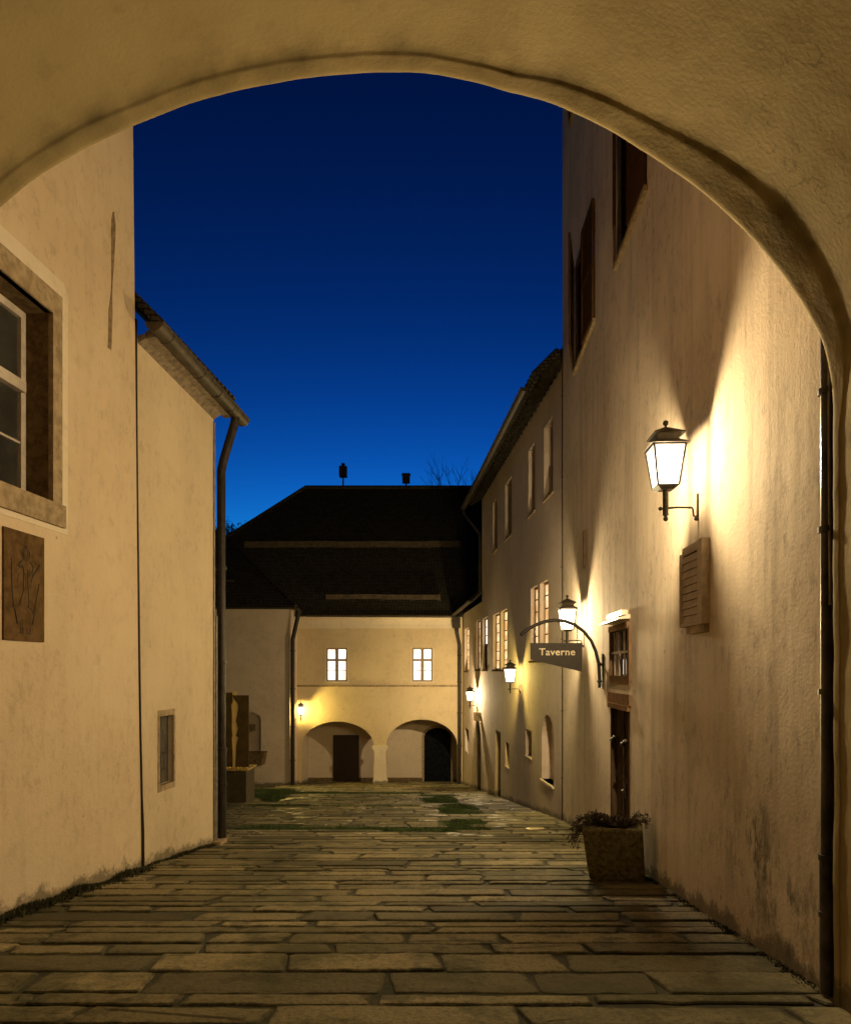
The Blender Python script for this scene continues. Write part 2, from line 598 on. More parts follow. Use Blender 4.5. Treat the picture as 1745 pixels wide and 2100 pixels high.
GRASS = [
    [gp(500, 1692), gp(690, 1695), gp(900, 1698), gp(1000, 1706), gp(700, 1704), gp(480, 1699)],
    [gp(862, 1631), gp(930, 1630), gp(944, 1650), gp(872, 1645)],
    [gp(898, 1651), gp(960, 1649), gp(992, 1668), gp(900, 1670)],
    [gp(896, 1683), gp(985, 1680), gp(1010, 1703), gp(900, 1706)],
    [gp(522, 1619), gp(600, 1617), gp(604, 1628), gp(560, 1647), gp(520, 1634)],
    [gp(604, 1624), gp(870, 1626), gp(870, 1629), gp(604, 1628)],
    [gp(520, 1651), gp(640, 1652), gp(860, 1652), gp(860, 1655), gp(520, 1655)],
]

g = MB()
rows = [-12, 0, 12, 24, 38, 60, 160]
for i in range(len(rows) - 1):
    y0, y1 = rows[i], rows[i + 1]
    g.quad((-120, y0, gz(y0) - 0.016), (120, y0, gz(y0) - 0.016), (120, y1, gz(y1) - 0.016), (-120, y1, gz(y1) - 0.016))
o = g.build('ground', M['earth'])
o['kind'] = 'structure'

slabs = MB()
tones = []
edges = []


def slab(x0, x1, y0, y1, tone, rng):
    j = lambda a: rng.uniform(-a, a)
    y0 += max(0.0, j(.03))
    y1 -= max(0.0, j(.035))
    rot = j(.012)
    r = min(0.045, (x1 - x0) * 0.12, (y1 - y0) * 0.16) * rng.uniform(0.15, 1.25)
    r = min(r, (x1 - x0) * 0.3, (y1 - y0) * 0.3)
    sk = j(0.035)
    corners = [(x0 + j(.012) - sk, y0 + j(.012)), (x1 + j(.012) - sk, y0 + j(.012)), (x1 + j(.012) + sk, y1 + j(.012)), (x0 + j(.012) + sk, y1 + j(.012))]
    sg = [(1, 1), (-1, 1), (-1, -1), (1, -1)]
    mx_, my_ = (x0 + x1) / 2, (y0 + y1) / 2
    corners = [(a, b + (a - mx_) * rot) for a, b in corners]
    ring = []
    for k, ((cx, cy), (sx, sy)) in enumerate(zip(corners, sg)):
        arc = [(0, 1.0), (0.29, 0.29), (1.0, 0)]
        if k % 2 == 1:
            arc = arc[::-1]
        for (ax, ay) in arc:
            ring.append((cx + sx * r * ax, cy + sy * r * ay))
    # long sides get a midpoint or two so that they are not ruler straight
    out = []
    n = len(ring)
    for k in range(n):
        a, b = ring[k], ring[(k + 1) % n]
        out.append(a)
        L = math.hypot(b[0] - a[0], b[1] - a[1])
        if L > 0.35:
            m = int(L / 0.16)
            for q in range(1, m + 1):
                t = q / (m + 1)
                out.append((a[0] + (b[0] - a[0]) * t + j(.007), a[1] + (b[1] - a[1]) * t + j(.013)))
    cx, cy = (x0 + x1) / 2, (y0 + y1) / 2
    dz, tx, ty = j(0.006), j(0.005), j(0.010)
    zf = lambda x, y: gz(y) + dz + (x - cx) * tx + (y - cy) * ty
    inset = 0.009
    nn = len(out)
    top = []
    for (x, y) in out:
        dx, dy = cx - x, cy - y
        L = math.hypot(dx, dy)
        top.append((x + (inset if dx > 0 else -inset) * min(1, abs(dx) / 0.1), y + (inset if dy > 0 else -inset) * min(1, abs(dy) / 0.05)))
    top2 = []
    for (x, y) in out:
        dx, dy_ = cx - x, cy - y
        fx_, fy_ = min(0.07, (x1 - x0) * .2) * (1 + j(.5)), min(0.06, (y1 - y0) * .25) * (1 + j(.5))
        hx_, hy_ = (x1 - x0) / 2, (y1 - y0) / 2
        top2.append((cx - dx * max(0.2, 1 - fx_ / hx_), cy - dy_ * max(0.2, 1 - fy_ / hy_)))
    vs = [Vector((x, y, zf(x, y) - 0.05)) for x, y in out] + [Vector((x, y, zf(x, y) - 0.012)) for x, y in out] + [Vector((x, y, zf(x, y) - .002)) for x, y in top] + [Vector((x, y, zf(x, y) + .002)) for x, y in top2]
    fs = [tuple(range(3 * nn, 4 * nn))]
    for k in range(nn):
        k2 = (k + 1) % nn
        fs.append((k, k2, nn + k2, nn + k))
        fs.append((nn + k, nn + k2, 2 * nn + k2, 2 * nn + k))
        fs.append((2 * nn + k, 2 * nn + k2, 3 * nn + k2, 3 * nn + k))
    edges.extend([1.0] * (3 * nn) + [0.0] * nn)
    slabs.add(vs, fs)
    tones.extend([tone] * len(vs))


rng = random.Random(11)
y = -1.5
while y < 36.0:
    rd = rng.choice([0.20, 0.24, 0.28, 0.32, 0.36, 0.42])
    court = 13.6 < y < 25.0
    if court:
        rd = rng.uniform(0.45, 0.8)
    if y > 26:
        rd = rng.uniform(0.4, 0.7)
    xl = -4.6 if y < 11.2 else -10.5
    xr = min(2.295 + 0.0497 * y, 4.09 - 0.0689 * y) + 0.1
    if y < 4.1:
        xr = 2.6
    if y > 33:
        xl = -6.6
    x = xl - rng.uniform(0, 0.8)
    gap = rng.uniform(0.018, 0.038)
    while x < xr:
        L = rng.uniform(0.55, 1.0) if rng.random() < 0.35 else rng.uniform(0.9, 1.75)
        if court and x < 1.2:
            L = rng.uniform(0.45, 1.05)
        x1 = min(x + L, xr + 0.2)
        tone = min(1, max(0, rng.gauss(0.45, 0.25)))
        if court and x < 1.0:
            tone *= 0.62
        if rng.random() < 0.17:
            tone = min(1, tone + 0.40)
        c = ((x + x1) / 2, y + rd / 2)
        if not any(in_poly(c[0], c[1], gpoly) for gpoly in GRASS) and x1 - x > 0.2:
            split = rng.random()
            if rd > 0.55 and split < 0.35 and not (y < 4):
                m_ = y + rd * rng.uniform(0.4, 0.6)
                slab(x, x1 - gap, y, m_ - gap * 0.6, tone, rng)
                slab(x, x1 - gap, m_, y + rd - gap * 0.8, min(1, max(0, tone + rng.uniform(-.2, .2))), rng)
            else:
                slab(x, x1 - gap, y, y + rd - gap * 0.8, tone, rng)
        x = x1 + rng.choice([0, 0, 0, 0.02, 0.04])
    y += rd
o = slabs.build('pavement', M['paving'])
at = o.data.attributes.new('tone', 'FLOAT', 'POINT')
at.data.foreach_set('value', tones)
at = o.data.attributes.new('edge', 'FLOAT', 'POINT')
at.data.foreach_set('value', edges)
o['kind'] = 'structure'

gr = MB()
rng = random.Random(5)
for poly in GRASS:
    xs = [p[0] for p in poly]
    ys = [p[1] for p in poly]
    area = (max(xs) - min(xs)) * (max(ys) - min(ys))
    for _ in range(int(area * 2200)):
        x, y = rng.uniform(min(xs), max(xs)), rng.uniform(min(ys), max(ys))
        if not in_poly(x + rng.gauss(0, .06), y + rng.gauss(0, .22), poly):
            continue
        a = rng.uniform(0, 6.28)
        h = rng.uniform(0.02, 0.05)
        w = rng.uniform(0.006, 0.012)
        z = gz(y) - 0.018
        lx, ly = rng.gauss(0, .035), rng.gauss(0, .035)
        gr.add([(x - w * math.cos(a), y - w * math.sin(a), z), (x + w * math.cos(a), y + w * math.sin(a), z), (x + lx, y + ly, z + h)], [(0, 1, 2)])
o = gr.build('grass', M['grass'], fix=False)
tag(o, 'dark green grass growing between the courtyard slabs', 'grass', kind='stuff')

ms = MB()
for k in range(9000):
    seg = rng.random()
    if seg < 0.62:
        Y = rng.uniform(5.4, 8.9)
        x = -4.373 + 0.08 * Y + abs(rng.gauss(0, 0.075))
        hh = 0.075
    elif seg < 0.78:
        Y = rng.uniform(9.0, 11.2)
        x = -4.5255 + 0.09 * Y + abs(rng.gauss(0, 0.04))
        hh = 0.045
    else:
        Y = rng.uniform(4.2, 9.0)
        x = 2.295 + 0.0497 * Y - abs(rng.gauss(0, 0.03))
        hh = 0.02
    cl = noise.noise(Vector((Y * 1.7, x, 3.1)))
    h = hh * rng.uniform(0.3, 1.1) * (0.75 + 1.1 * max(-.4, cl))
    a = rng.uniform(0, 6.28)
    w = rng.uniform(0.006, 0.018)
    z = gz(Y) - 0.02
    ms.add([(x - w * math.cos(a), Y - w * math.sin(a), z), (x + w * math.cos(a), Y + w * math.sin(a), z),
            (x + rng.gauss(0, .03), Y + rng.gauss(0, .03), z + h + .02)], [(0, 1, 2)])
o = ms.build('moss', M['moss'], fix=False)
tag(o, 'dark moss and weeds along the foot of the walls', 'moss', kind='stuff')

# ------------------------------------------------------------------ gatehouse with the vaulted passage
AY = 4.06
prof_px = [(-172, 2000), (-172, 1400), (-172, 900), (-171, 760), (-160, 665), (-135, 585), (-100, 520), (-55, 465), (0, 414), (70, 358), (144, 313), (209, 279), (273, 252),
           (330, 228), (389, 205), (450, 187), (518, 172), (575, 161), (628, 153), (680, 147), (740, 143), (810, 142), (880, 145), (945, 155), (1000, 167), (1046, 181), (1118, 199),
           (1178, 224), (1264, 270), (1346, 320), (1430, 378), (1495, 434), (1543, 482), (1583, 528), (1623, 582), (1663, 646), (1691, 704),
           (1705, 762), (1711, 830), (1712, 1000), (1712, 1300), (1712, 1700), (1712, 2150)]
prof = [((px - CX) * AY / F, EYE + (HY - py) * AY / F) for px, py in prof_px]


def resample(pts, step):
    out = []
    n = len(pts)
    for i in range(n - 1):
        p0, p1, p2, p3 = pts[max(i - 1, 0)], pts[i], pts[i + 1], pts[min(i + 2, n - 1)]
        L = math.hypot(p2[0] - p1[0], p2[1] - p1[1])
        m = max(1, int(L / step))
        for k in range(m):
            t = k / m
            q = []
            for c in (0, 1):
                q.append(0.5 * ((2 * p1[c]) + (-p0[c] + p2[c]) * t + (2 * p0[c] - 5 * p1[c] + 4 * p2[c] - p3[c]) * t * t + (-p0[c] + 3 * p1[c] - 3 * p2[c] + p3[c]) * t ** 3))
            out.append(tuple(q))
    out.append(pts[-1])
    return out


prof = resample(prof, 0.05)
nP = len(prof)
norms = []
for i in range(nP):
    a, b = prof[max(i - 1, 0)], prof[min(i + 1, nP - 1)]
    t = Vector((b[0] - a[0], b[1] - a[1]))
    t.normalize()
    norms.append((-t.y, t.x))   # outward (away from the opening)

gate = thing('gatehouse', 'pale plastered gatehouse whose round vaulted arch frames the whole view', 'gatehouse', (0, AY, gz(AY)))
vb = MB()
stations = []
for (dy, off) in ((0.075, 0.09), (0.06, 0.045), (0.042, 0.018), (0.02, 0.004), (0.0, 0.0), (-0.02, 0.0)):
    stations.append((dy, off, 0))
for k in range(1, 11):
    stations.append((-0.02, 0.0, k / 10))
k = 0.0
while k < 8.5:
    stations.append((-0.02 - k, 0, 2))
    k += 0.05 if k < 1.2 else 0.6
rings = []
for (dy, off, ph) in stations:
    ring = []
    for i, ((x, z), (nx, nz)) in enumerate(zip(prof, norms)):
        s = i / (nP - 1)
        px = CX + x * F / AY
        # depth of the soffit band: shallow on the left and the crown, deep on the right shoulder
        t = min(1, max(0, (px - 1000) / 620))
        fl = t * min(1, max(0, (z - 3.3) / 0.5))
        zf_ = min(1, max(0, (z - 2.9) / 0.9))
        D = 0.025 + 0.06 * max(zf_, 1 - t) + 0.16 * t * t * (3 - 2 * t) * zf_
        D *= 1 + 0.12 * noise.noise(Vector((x * 1.3, z * 1.3, 4.2)))
        if ph == 0:
            yy, oo = AY + dy, off
        elif ph < 2:
            yy, oo = AY + dy - D * ph, 0.004 * fl * ph
            if ph > 0.85:
                oo += 0.006 * (ph - 0.85) / 0.15
        else:
            kk = -(dy + 0.02)
            yy = AY - 0.02 - D - 0.012 - kk
            oo = 0.010 + 0.004 * fl + 0.008 * noise.noise(Vector((x * 2.1, z * 2.1, 9.0))) - 0.15 * min(kk, 1.3)
            # ledge softens within a few centimetres
            if kk < 0.01:
                oo = 0.007 + 0.004 * fl
        pos = Vector((x, yy, z))
        oo += 0.007 * noise.noise(pos * 1.6) + 0.004 * noise.noise(pos * 5.5) + 0.0015 * noise.noise(pos * 17)
        ring.append(Vector((x + nx * oo, yy, z + nz * oo)))
    rings.append(ring)
vs = [q for r in rings for q in r]
fs = []
for i in range(len(rings) - 1):
    for k in range(nP - 1):
        fs.append((i * nP + k, i * nP + k + 1, (i + 1) * nP + k + 1, (i + 1) * nP + k))
vb.add(vs, fs, 0, True)
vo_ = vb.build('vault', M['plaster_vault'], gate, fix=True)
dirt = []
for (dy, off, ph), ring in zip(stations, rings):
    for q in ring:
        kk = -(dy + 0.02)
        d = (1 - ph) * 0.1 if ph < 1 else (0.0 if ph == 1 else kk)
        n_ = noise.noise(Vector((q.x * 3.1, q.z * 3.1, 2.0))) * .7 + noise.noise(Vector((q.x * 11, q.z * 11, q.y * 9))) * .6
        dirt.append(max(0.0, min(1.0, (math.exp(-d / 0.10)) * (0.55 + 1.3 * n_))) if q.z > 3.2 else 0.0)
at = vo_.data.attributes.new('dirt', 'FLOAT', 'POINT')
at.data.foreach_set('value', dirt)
# courtyard front of the gatehouse with the arch cut out of it
fw = MB()
front = [(x + nx * 0.09, z + nz * 0.09) for (x, z), (nx, nz) in zip(prof, norms)][::2]
ff = FF(AY + 0.074)
outer = [(-7.5, -1.2), (front[0][0], -1.2)] + front + [(front[-1][0], -1.2), (6.0, -1.2), (6.0, 10.5), (-7.5, 10.5)]
loop = [Vector((u, v, 0)) for u, v in outer]
fw.add([ff.pt(q.x, q.y) for q in loop], [tuple(t) for t in tessellate_polygon([loop])])
fw.quad((-7.5, -5, 10.5), (6.0, -5, 10.5), (6.0, AY + 0.07, 10.5), (-7.5, AY + 0.07, 10.5))
fw.quad((-7.5, -5, -1), (-7.5, AY + 0.07, -1), (-7.5, AY + 0.07, 10.5), (-7.5, -5, 10.5))
fw.quad((6.0, -5, -1), (6.0, AY + 0.07, -1), (6.0, AY + 0.07, 10.5), (6.0, -5, 10.5))
fw.build('front_wall', M['plaster_near'], gate)

# ------------------------------------------------------------------ near house on the left
LW = WF(-4.373, 0.08, 4.14, 1)
uE = LW.u(8.79)
left = thing('corner_house', 'tall cream house on the near left with stone framed window and plaque below', 'house', LW.pt(uE / 2, gz(6.5), 0))
u1 = LW.upx(105)
u0 = u1 - 1.05
vb0, vt0 = 3.215, 5.15
m = MB()
m.panel(LW, [(0, LW.g(0) - .3), (uE, LW.g(uE) - .3), (uE - 0.26, 12.0), (0, 12.0)], [rect(u0 - .001, u1 + .001, vb0, vt0)], 0.06)
a, b = LW.pt(uE, LW.g(uE) - .3), LW.pt(uE - 0.26, 12.0)
m.quad(a, a + Vector((-8, 0.3, 0)), b + Vector((-8, 0.3, 0)), b)
m.build('wall', M['plaster_near'], left)
m = MB()
b0, b1 = LW.pt(0, 12.0, 0.35), LW.pt(uE + .1, 12.0, 0.35)
m.hexa([b0 - Vector((0, 0, .1)), b1 - Vector((0, 0, .1)), b1 + Vector((-9, 0.4, 6)), b0 + Vector((-9, 0, 6)),
        b0 + Vector((0, 0, .1)), b1 + Vector((0, 0, .1)), b1 + Vector((-9, 0.4, 6.2)), b0 + Vector((-9, 0, 6.2))])
m.build('roof', M['roof'], left)
# the stone framed window
win = MB()
fwid = 0.155
for (a, b, c, d) in ((u0 - fwid, u1 + fwid, vt0, vt0 + .235), (u0 - fwid, u0, vb0, vt0), (u1, u1 + fwid, vb0, vt0)):
    win.wbox(LW, a, b, c, d, -0.03, 0.022)
wo = win.build('window', M['stone'], left)
s_ = MB()
s_.wbox(LW, u0 - fwid - .03, u1 + fwid + .03, 2.985, vb0, -0.03, 0.045)
s_.build('sill', M['stone'], wo)
r_ = MB()
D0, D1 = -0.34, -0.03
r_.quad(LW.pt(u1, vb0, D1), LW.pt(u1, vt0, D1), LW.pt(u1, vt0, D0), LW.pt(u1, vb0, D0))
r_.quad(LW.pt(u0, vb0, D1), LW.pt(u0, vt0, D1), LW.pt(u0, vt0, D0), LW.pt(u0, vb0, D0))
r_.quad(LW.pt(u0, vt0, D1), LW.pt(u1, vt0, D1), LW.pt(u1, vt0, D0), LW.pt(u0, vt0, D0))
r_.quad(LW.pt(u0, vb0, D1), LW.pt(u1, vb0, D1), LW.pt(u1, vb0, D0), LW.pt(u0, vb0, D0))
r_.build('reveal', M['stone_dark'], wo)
f_ = MB()
fr = 0.075
w0, w1 = -0.33, -0.27
f_.wbox(LW, u0, u0 + fr, vb0, vt0, w0, w1)
f_.wbox(LW, u1 - fr, u1, vb0, vt0, w0, w1)
f_.wbox(LW, u0 + fr, u1 - fr, vt0 - fr, vt0, w0, w1)
f_.wbox(LW, u0 + fr, u1 - fr, vb0, vb0 + fr, w0, w1)
vm = 4.38
f_.wbox(LW, u0 + fr, u1 - fr + .03, vm - .06, vm + .05, w0, w1 + .035)
um = (u0 + u1) / 2
f_.wbox(LW, um - .05, um + .05, vb0 + fr, vm - .06, w0, w1 + .004)
f_.wbox(LW, um - .05, um + .05, vm + .05, vt0 - fr, w0, w1 + .004)
vg = vb0 + 0.59
for a, b in ((u0 + fr, um - .05), (um + .05, u1 - fr)):
    f_.wbox(LW, a, b, vg - .012, vg + .012, w0 + .02, w1 - .01)
f_.build('frame', M['white_paint'], wo)
p_ = MB()
p_.wbox(LW, u0 + .03, u1 - .03, vb0 + .03, vt0 - .03, -0.325, -0.312)
p_.build('pane', M['glass_dark'], wo)
bd = MB()
out2 = [(u0 - .30, 2.93), (u1 + .27, 2.93), (u1 + .27, 5.42), (u1 + .20, 5.56), (u0 - .3, 5.56)]
inn = rect(u0 - fwid + .01, u1 + fwid - .01, 2.99, vt0 + .22)
bd.panel(LW, out2, [inn], 0.0, 0.009)
for i in range(5):
    a, b = out2[i], out2[(i + 1) % 5]
    bd.quad(LW.pt(a[0], a[1], 0), LW.pt(b[0], b[1], 0), LW.pt(b[0], b[1], .009), LW.pt(a[0], a[1], .009))
bd.build('plaster_border', M['plaster_white'], wo)

# carved plaque under the window
pu0, pu1 = LW.upx(4), LW.upx(87)
plq = thing('wall_plaque', 'brown upright plaque with incised crowned figure and two swords under the stone window', 'plaque', LW.pt((pu0 + pu1) / 2, 1.78))
m = MB()
m.wbox(LW, pu0, pu1, 1.78, 2.82, 0.0, 0.02)
m.build('board', M['plaque'], plq)
pl = MB()


def pq(a, b):   # plaque-local: a 0..1 across (left to right), b 0..1 upwards
    return LW.pt(pu0 + (pu1 - pu0) * a, 1.78 + 1.04 * b, 0.021)


def stroke(pts, r=0.006):
    pl.tube([pq(*p) for p in pts], r * rng.uniform(.6, .85), 6)


# shapes read off the photo: two blades, a crowned head, wings, body, legs and scratched date
stroke([(.17, .74), (.175, .55), (.20, .38), (.23, .30)], .007)
stroke([(.24, .29), (.28, .22), (.31, .155)], .011)
stroke([(.86, .55), (.80, .43), (.74, .30)], .007)
stroke([(.74, .29), (.72, .22), (.69, .155)], .009)
stroke([(.19, .295), (.25, .305), (.30, .315)], .006)
stroke([(.68, .26), (.74, .28), (.79, .30)], .006)
for k in range(2):
    cc = (.52, .80)
    rr = (.10, .055) if k == 0 else (.06, .03)
    stroke([(cc[0] + rr[0] * math.cos(t * .524), cc[1] + rr[1] * math.sin(t * .524)) for t in range(13)], .007)
stroke([(.50, .85), (.52, .89), (.54, .85)], .007)
stroke([(.43, .74), (.36, .70), (.33, .685), (.38, .67), (.44, .69)], .010)
stroke([(.44, .69), (.47, .62), (.455, .53), (.46, .46), (.42, .41), (.38, .36), (.37, .32), (.30, .31)], .008)
stroke([(.62, .74), (.70, .70), (.68, .64), (.60, .62)], .006)
stroke([(.57, .66), (.56, .55), (.58, .46), (.59, .38), (.58, .32), (.66, .30), (.72, .27)], .006)
stroke([(.68, .60), (.76, .65), (.85, .71), (.88, .73)], .008)
stroke([(.68, .60), (.66, .55)], .005)
stroke([(.50, .62), (.52, .54), (.50, .47)], .005)
stroke([(.40, .62), (.34, .60), (.30, .53)], .004)
for xx in (.38, .44, .54, .62):
    stroke([(xx, .125), (xx + .015, .10), (xx, .07)], .006)
stroke([(.36, .075), (.42, .065)], .006)
stroke([(.56, .07), (.66, .065)], .006)
pl.build('emblem', M['plaque_line'], plq)

# tapering iron wall anchor
m = MB()
ua = LW.upx(230)
pts = []
for v, du, hw in ((5.29, -.02, .02), (5.50, -.015, .02), (5.75, -.012, .022), (5.95, -.006, .010), (6.12, -.002, .008), (6.4, .004, .016), (6.7, .008, .024), (6.85, .010, .024), (6.97, .010, .008)):
    pts.append((v, du, hw))
vs, fs = [], []
for v, du, hw in pts:
    vs += [LW.pt(ua + du * 3 - hw * 2.1, v, 0.001), LW.pt(ua + du * 3, v, 0.012), LW.pt(ua + du * 3 + hw * 2.1, v, 0.001)]
for i in range(len(pts) - 1):
    for k in (0, 1):
        fs.append((i * 3 + k, i * 3 + k + 1, i * 3 + k + 4, i * 3 + k + 3))
m.add(vs, fs)
o = m.build('wall_anchor', M['anchor'], base=LW.pt(ua, 5.29, 0))
tag(o, 'long thin dark tapering strip on the cream wall right of the stone window', 'wall anchor')

# ------------------------------------------------------------------ second house on the left
L2 = WF(-4.5255, 0.09, 8.55, 1)
uE2 = L2.u(11.3)
h2 = thing('side_house', 'lower cream house behind the corner house with long gutter and small shuttered hatch', 'house', L2.pt(uE2 / 2, gz(10)))
hu0, hu1 = L2.upx(326), L2.upx(355)
hv0, hv1 = -0.10, 0.86
m = MB()
m.panel(L2, [(0, L2.g(0) - .3), (uE2, L2.g(uE2) - .3), (uE2, 5.72), (0, 5.82)], [rect(hu0, hu1, hv0, hv1)], 0.10)
a, b = L2.pt(uE2, L2.g(uE2) - .3), L2.pt(uE2, 5.72)
m.quad(a, a + Vector((-8, 0.7, 0)), b + Vector((-8, 0.7, 6)), b)
m.build('wall', M['plaster_side'], h2)
# eaves: mortar band, fascia, roof
m = MB()
m.hexa([L2.pt(.3, 5.75, 0), L2.pt(uE2 + .02, 5.66, 0), L2.pt(uE2 + .02, 5.74, .12), L2.pt(.3, 5.81, .12),
        L2.pt(.3, 5.85, 0), L2.pt(uE2 + .02, 5.78, 0), L2.pt(uE2 + .02, 5.80, .16), L2.pt(.3, 5.87, .16)])
m.hexa([L2.pt(.3, 5.80, .10), L2.pt(uE2 + .2, 5.745, .10), L2.pt(uE2 + .2, 5.755, .24), L2.pt(.3, 5.815, .24),
        L2.pt(.3, 5.895, .10), L2.pt(uE2 + .2, 5.82, .10), L2.pt(uE2 + .2, 5.84, .24), L2.pt(.3, 5.915, .24)])
m.build('eaves', simple('mortar', (0.19, 0.15, 0.10), .9, 0, .4, 12, .01), h2)
m = MB()
m.hexa([L2.pt(.26, 5.91, .30), L2.pt(uE2 + .3, 5.86, .30), L2.pt(uE2 + .3, 10.86, -4.7), L2.pt(.26, 10.91, -4.7),
        L2.pt(.26, 6.01, .30), L2.pt(uE2 + .3, 5.96, .30), L2.pt(uE2 + .3, 10.96, -4.7), L2.pt(.26, 11.01, -4.7)])
for k in range(16):
    q = L2.pt(0.34 + k * .165, 5.985, .30)
    m.tube([q, q + (L2.pt(0, 1.0, -1.0) - L2.pt(0, 0, 0)) * 0.5], 0.07, 8)
m.build('roof', M['roof'], h2)
m = MB()
ga, gb = L2.pt(0.12, 5.92, .31), L2.pt(uE2 + .55, 5.84, .30)
m.halfpipe(ga, gb, 0.118)
for t in (.1, .42, .62, .80):
    q = ga.lerp(gb, t)
    m.halfpipe(q, q + (gb - ga).normalized() * .018, 0.124)
m.build('gutter', M['zinc'], h2)
m = MB()
pc = L2.pt(uE2 + .22, 0, .045)
top = L2.pt(uE2 + .30, 5.73, .28)
m.tube([L2.pt(uE2 + .2, 5.78, .30), L2.pt(uE2 + .2, 5.66, .285), P(458, 945, pc.y), P(453.5, 968, pc.y), Vector((pc.x, pc.y, P(0, 985, pc.y).z)), Vector((pc.x, pc.y, 0.0)), Vector((pc.x, pc.y, gz(pc.y) - .03))], 0.072, 12)
m.tube([Vector((pc.x, pc.y, 0.15)), Vector((pc.x, pc.y, gz(pc.y) - .03))], 0.086, 12)
for z in (0.15, -0.45, 1.6, 3.2):
    m.tube([Vector((pc.x, pc.y, z)), Vector((pc.x, pc.y, z + .05))], 0.095, 12)
m.build('downpipe', M['pipe_dark'], h2)
m = MB()
q = L2.pt(uE2 - .005, 0, .02)
m.tube([Vector((q.x, q.y, 5.6)), Vector((q.x - .005, q.y, 2.0)), Vector((q.x + .005, q.y, gz(q.y))), ], 0.014, 6)
q = L2.pt(uE2 + .03, 0, .02)
m.tube([Vector((q.x + .02, q.y, 2.4)), Vector((q.x + .02, q.y, gz(q.y)))], 0.016, 6)
m.build('conduit', M['pipe_grey'], h2)
m = MB()
m.wbox(L2, uE2 - .10, uE2 + .18, gz(11.2) - .05, gz(11.2) + .04, -0.02, .16)
m.build('foot_stone', M['stone'], h2)
# dark cable running down the joint of the two left houses
m = MB()
cab = []
for py, px in ((655, 274), (760, 274.5), (900, 276), (1050, 278), (1200, 280), (1350, 282), (1500, 284.5), (1640, 287.5), (1700, 289), (1783, 289.5)):
    uc = L2.upx(px + 2)
    cab.append(L2.pt(uc, L2.v(px + 2, py), 0.012))
m.tube(cab, [0.024, 0.022, 0.018, 0.016, 0.017, 0.016, 0.013, 0.014, 0.022, 0.022], 8)
m.build('drain_cable', M['pipe_dark'], left)

# hatch with iron hinges in a stone frame
w_ = MB()
for (a, b, c, d) in ((hu0 - .035, hu1 + .035, hv1, hv1 + .085), (hu0 - .035, hu1 + .035, hv0 - .085, hv0), (hu0 - .035, hu0, hv0, hv1), (hu1, hu1 + .05, hv0, hv1)):
    w_.wbox(L2, a, b, c, d, -0.03, 0.012)
wo = w_.build('window', M['stone'], h2)
s_ = MB()
s_.wbox(L2, hu0, hu1, hv0, hv1, -.10, -.075)
s_.build('shutter', simple('shutter_grey', (0.07, 0.058, 0.04), .8, 0, .5, 4, .004, (6, 6, 1)), wo)
s_ = MB()
for v in (.56, .30, .08):
    s_.wbox(L2, hu0 + .03, hu0 + .30, v, v + .035, -.075, -.05)
    s_.ball(L2.pt(hu0 + .08, v + .017, -.045), .022)
s_.wbox(L2, hu0 + .05, hu0 + .085, hv0 + .1, hv1 - .1, -.075, -.045)
s_.build('hinge', M['iron'], wo)

# ------------------------------------------------------------------ tall house on the right
RW = WF(2.295, 0.0497, 4.14, -1)
uR = RW.u(15.2)
tall = thing('tall_house', 'tall streaked plaster house on the right with old door and red shuttered upper windows', 'house', RW.pt(uR / 2, gz(9)))
du0, du1 = RW.upx(1292), RW.upx(1253)       # door
dvt = 1.02
wu0, wu1 = RW.upx(1291), RW.upx(1253.5)       # window above the door
wv0, wv1 = 1.42, 2.07
shs = [(RW.u(8.35), RW.u(9.95), 7.42, 9.6), (RW.u(11.55), RW.u(13.55), 7.45, 9.5), (RW.u(12.9), RW.u(14.0), 12.75, 14.4), (RW.u(9.0), RW.u(10.1), 12.75, 14.4)]
holes = [rect(du0, du1, RW.g(du0) - .02, dvt), rect(wu0, wu1, wv0, wv1)] + [rect(*s) for s in shs]
m = MB()
m.panel(RW, [(0, RW.g(0) - .4), (uR, RW.g(uR) - .4), (uR, 17.0), (0, 17.0)], holes, 0.14)
a, b = RW.pt(uR, RW.g(uR) - .4), RW.pt(uR, 17.0)
m.quad(a, a + Vector((9, -.3, 0)), b + Vector((9, -.3, 0)), b)
m.build('wall', M['plaster_tall'], tall)
m = MB()
b0, b1 = RW.pt(-.2, 17.0, .4), RW.pt(uR + .2, 17.0, .4)
m.hexa([b0, b1, b1 + Vector((6, -2, 5)), b0 + Vector((6, 2, 5)), b0 + Vector((0, 0, .2)), b1 + Vector((0, 0, .2)), b1 + Vector((6, -2, 5.2)), b0 + Vector((6, 2, 5.2))])
m.build('roof', M['roof'], tall)
# the old double door
d_ = MB()
zb = RW.g(du0) - .05
n = 8
for k in range(n):
    a = du0 + .05 + (du1 - du0 - .1) * k / n
    b = du0 + .05 + (du1 - du0 - .1) * (k + 1) / n
    d_.wbox(RW, a + .004, b - .004, zb, dvt - .02, -.12, -.07 - .006 * (k % 2))
d_.wbox(RW, (du0 + du1) / 2 - .03, (du0 + du1) / 2 + .03, zb, dvt - .03, -.07, -.045)
d_.wbox(RW, du0 + .05, du1 - .05, -.1, 0.0, -.07, -.052)
do = d_.build('door', M['wood_dark'], tall)
d_ = MB()
d_.wbox(RW, du0, du0 + .05, zb, dvt, -.13, .01)
d_.wbox(RW, du1 - .05, du1, zb, dvt, -.13, .01)
d_.build('frame', M['wood_dark'], do)
d_ = MB()
d_.wbox(RW, du0 - .06, du1 + .1, dvt, dvt + .15, -.13, .03)
d_.wbox(RW, du0 - .03, du1 + .04, dvt - .075, dvt - .004, -.05, .05)
d_.build('lintel', M['wood_frame'], do)
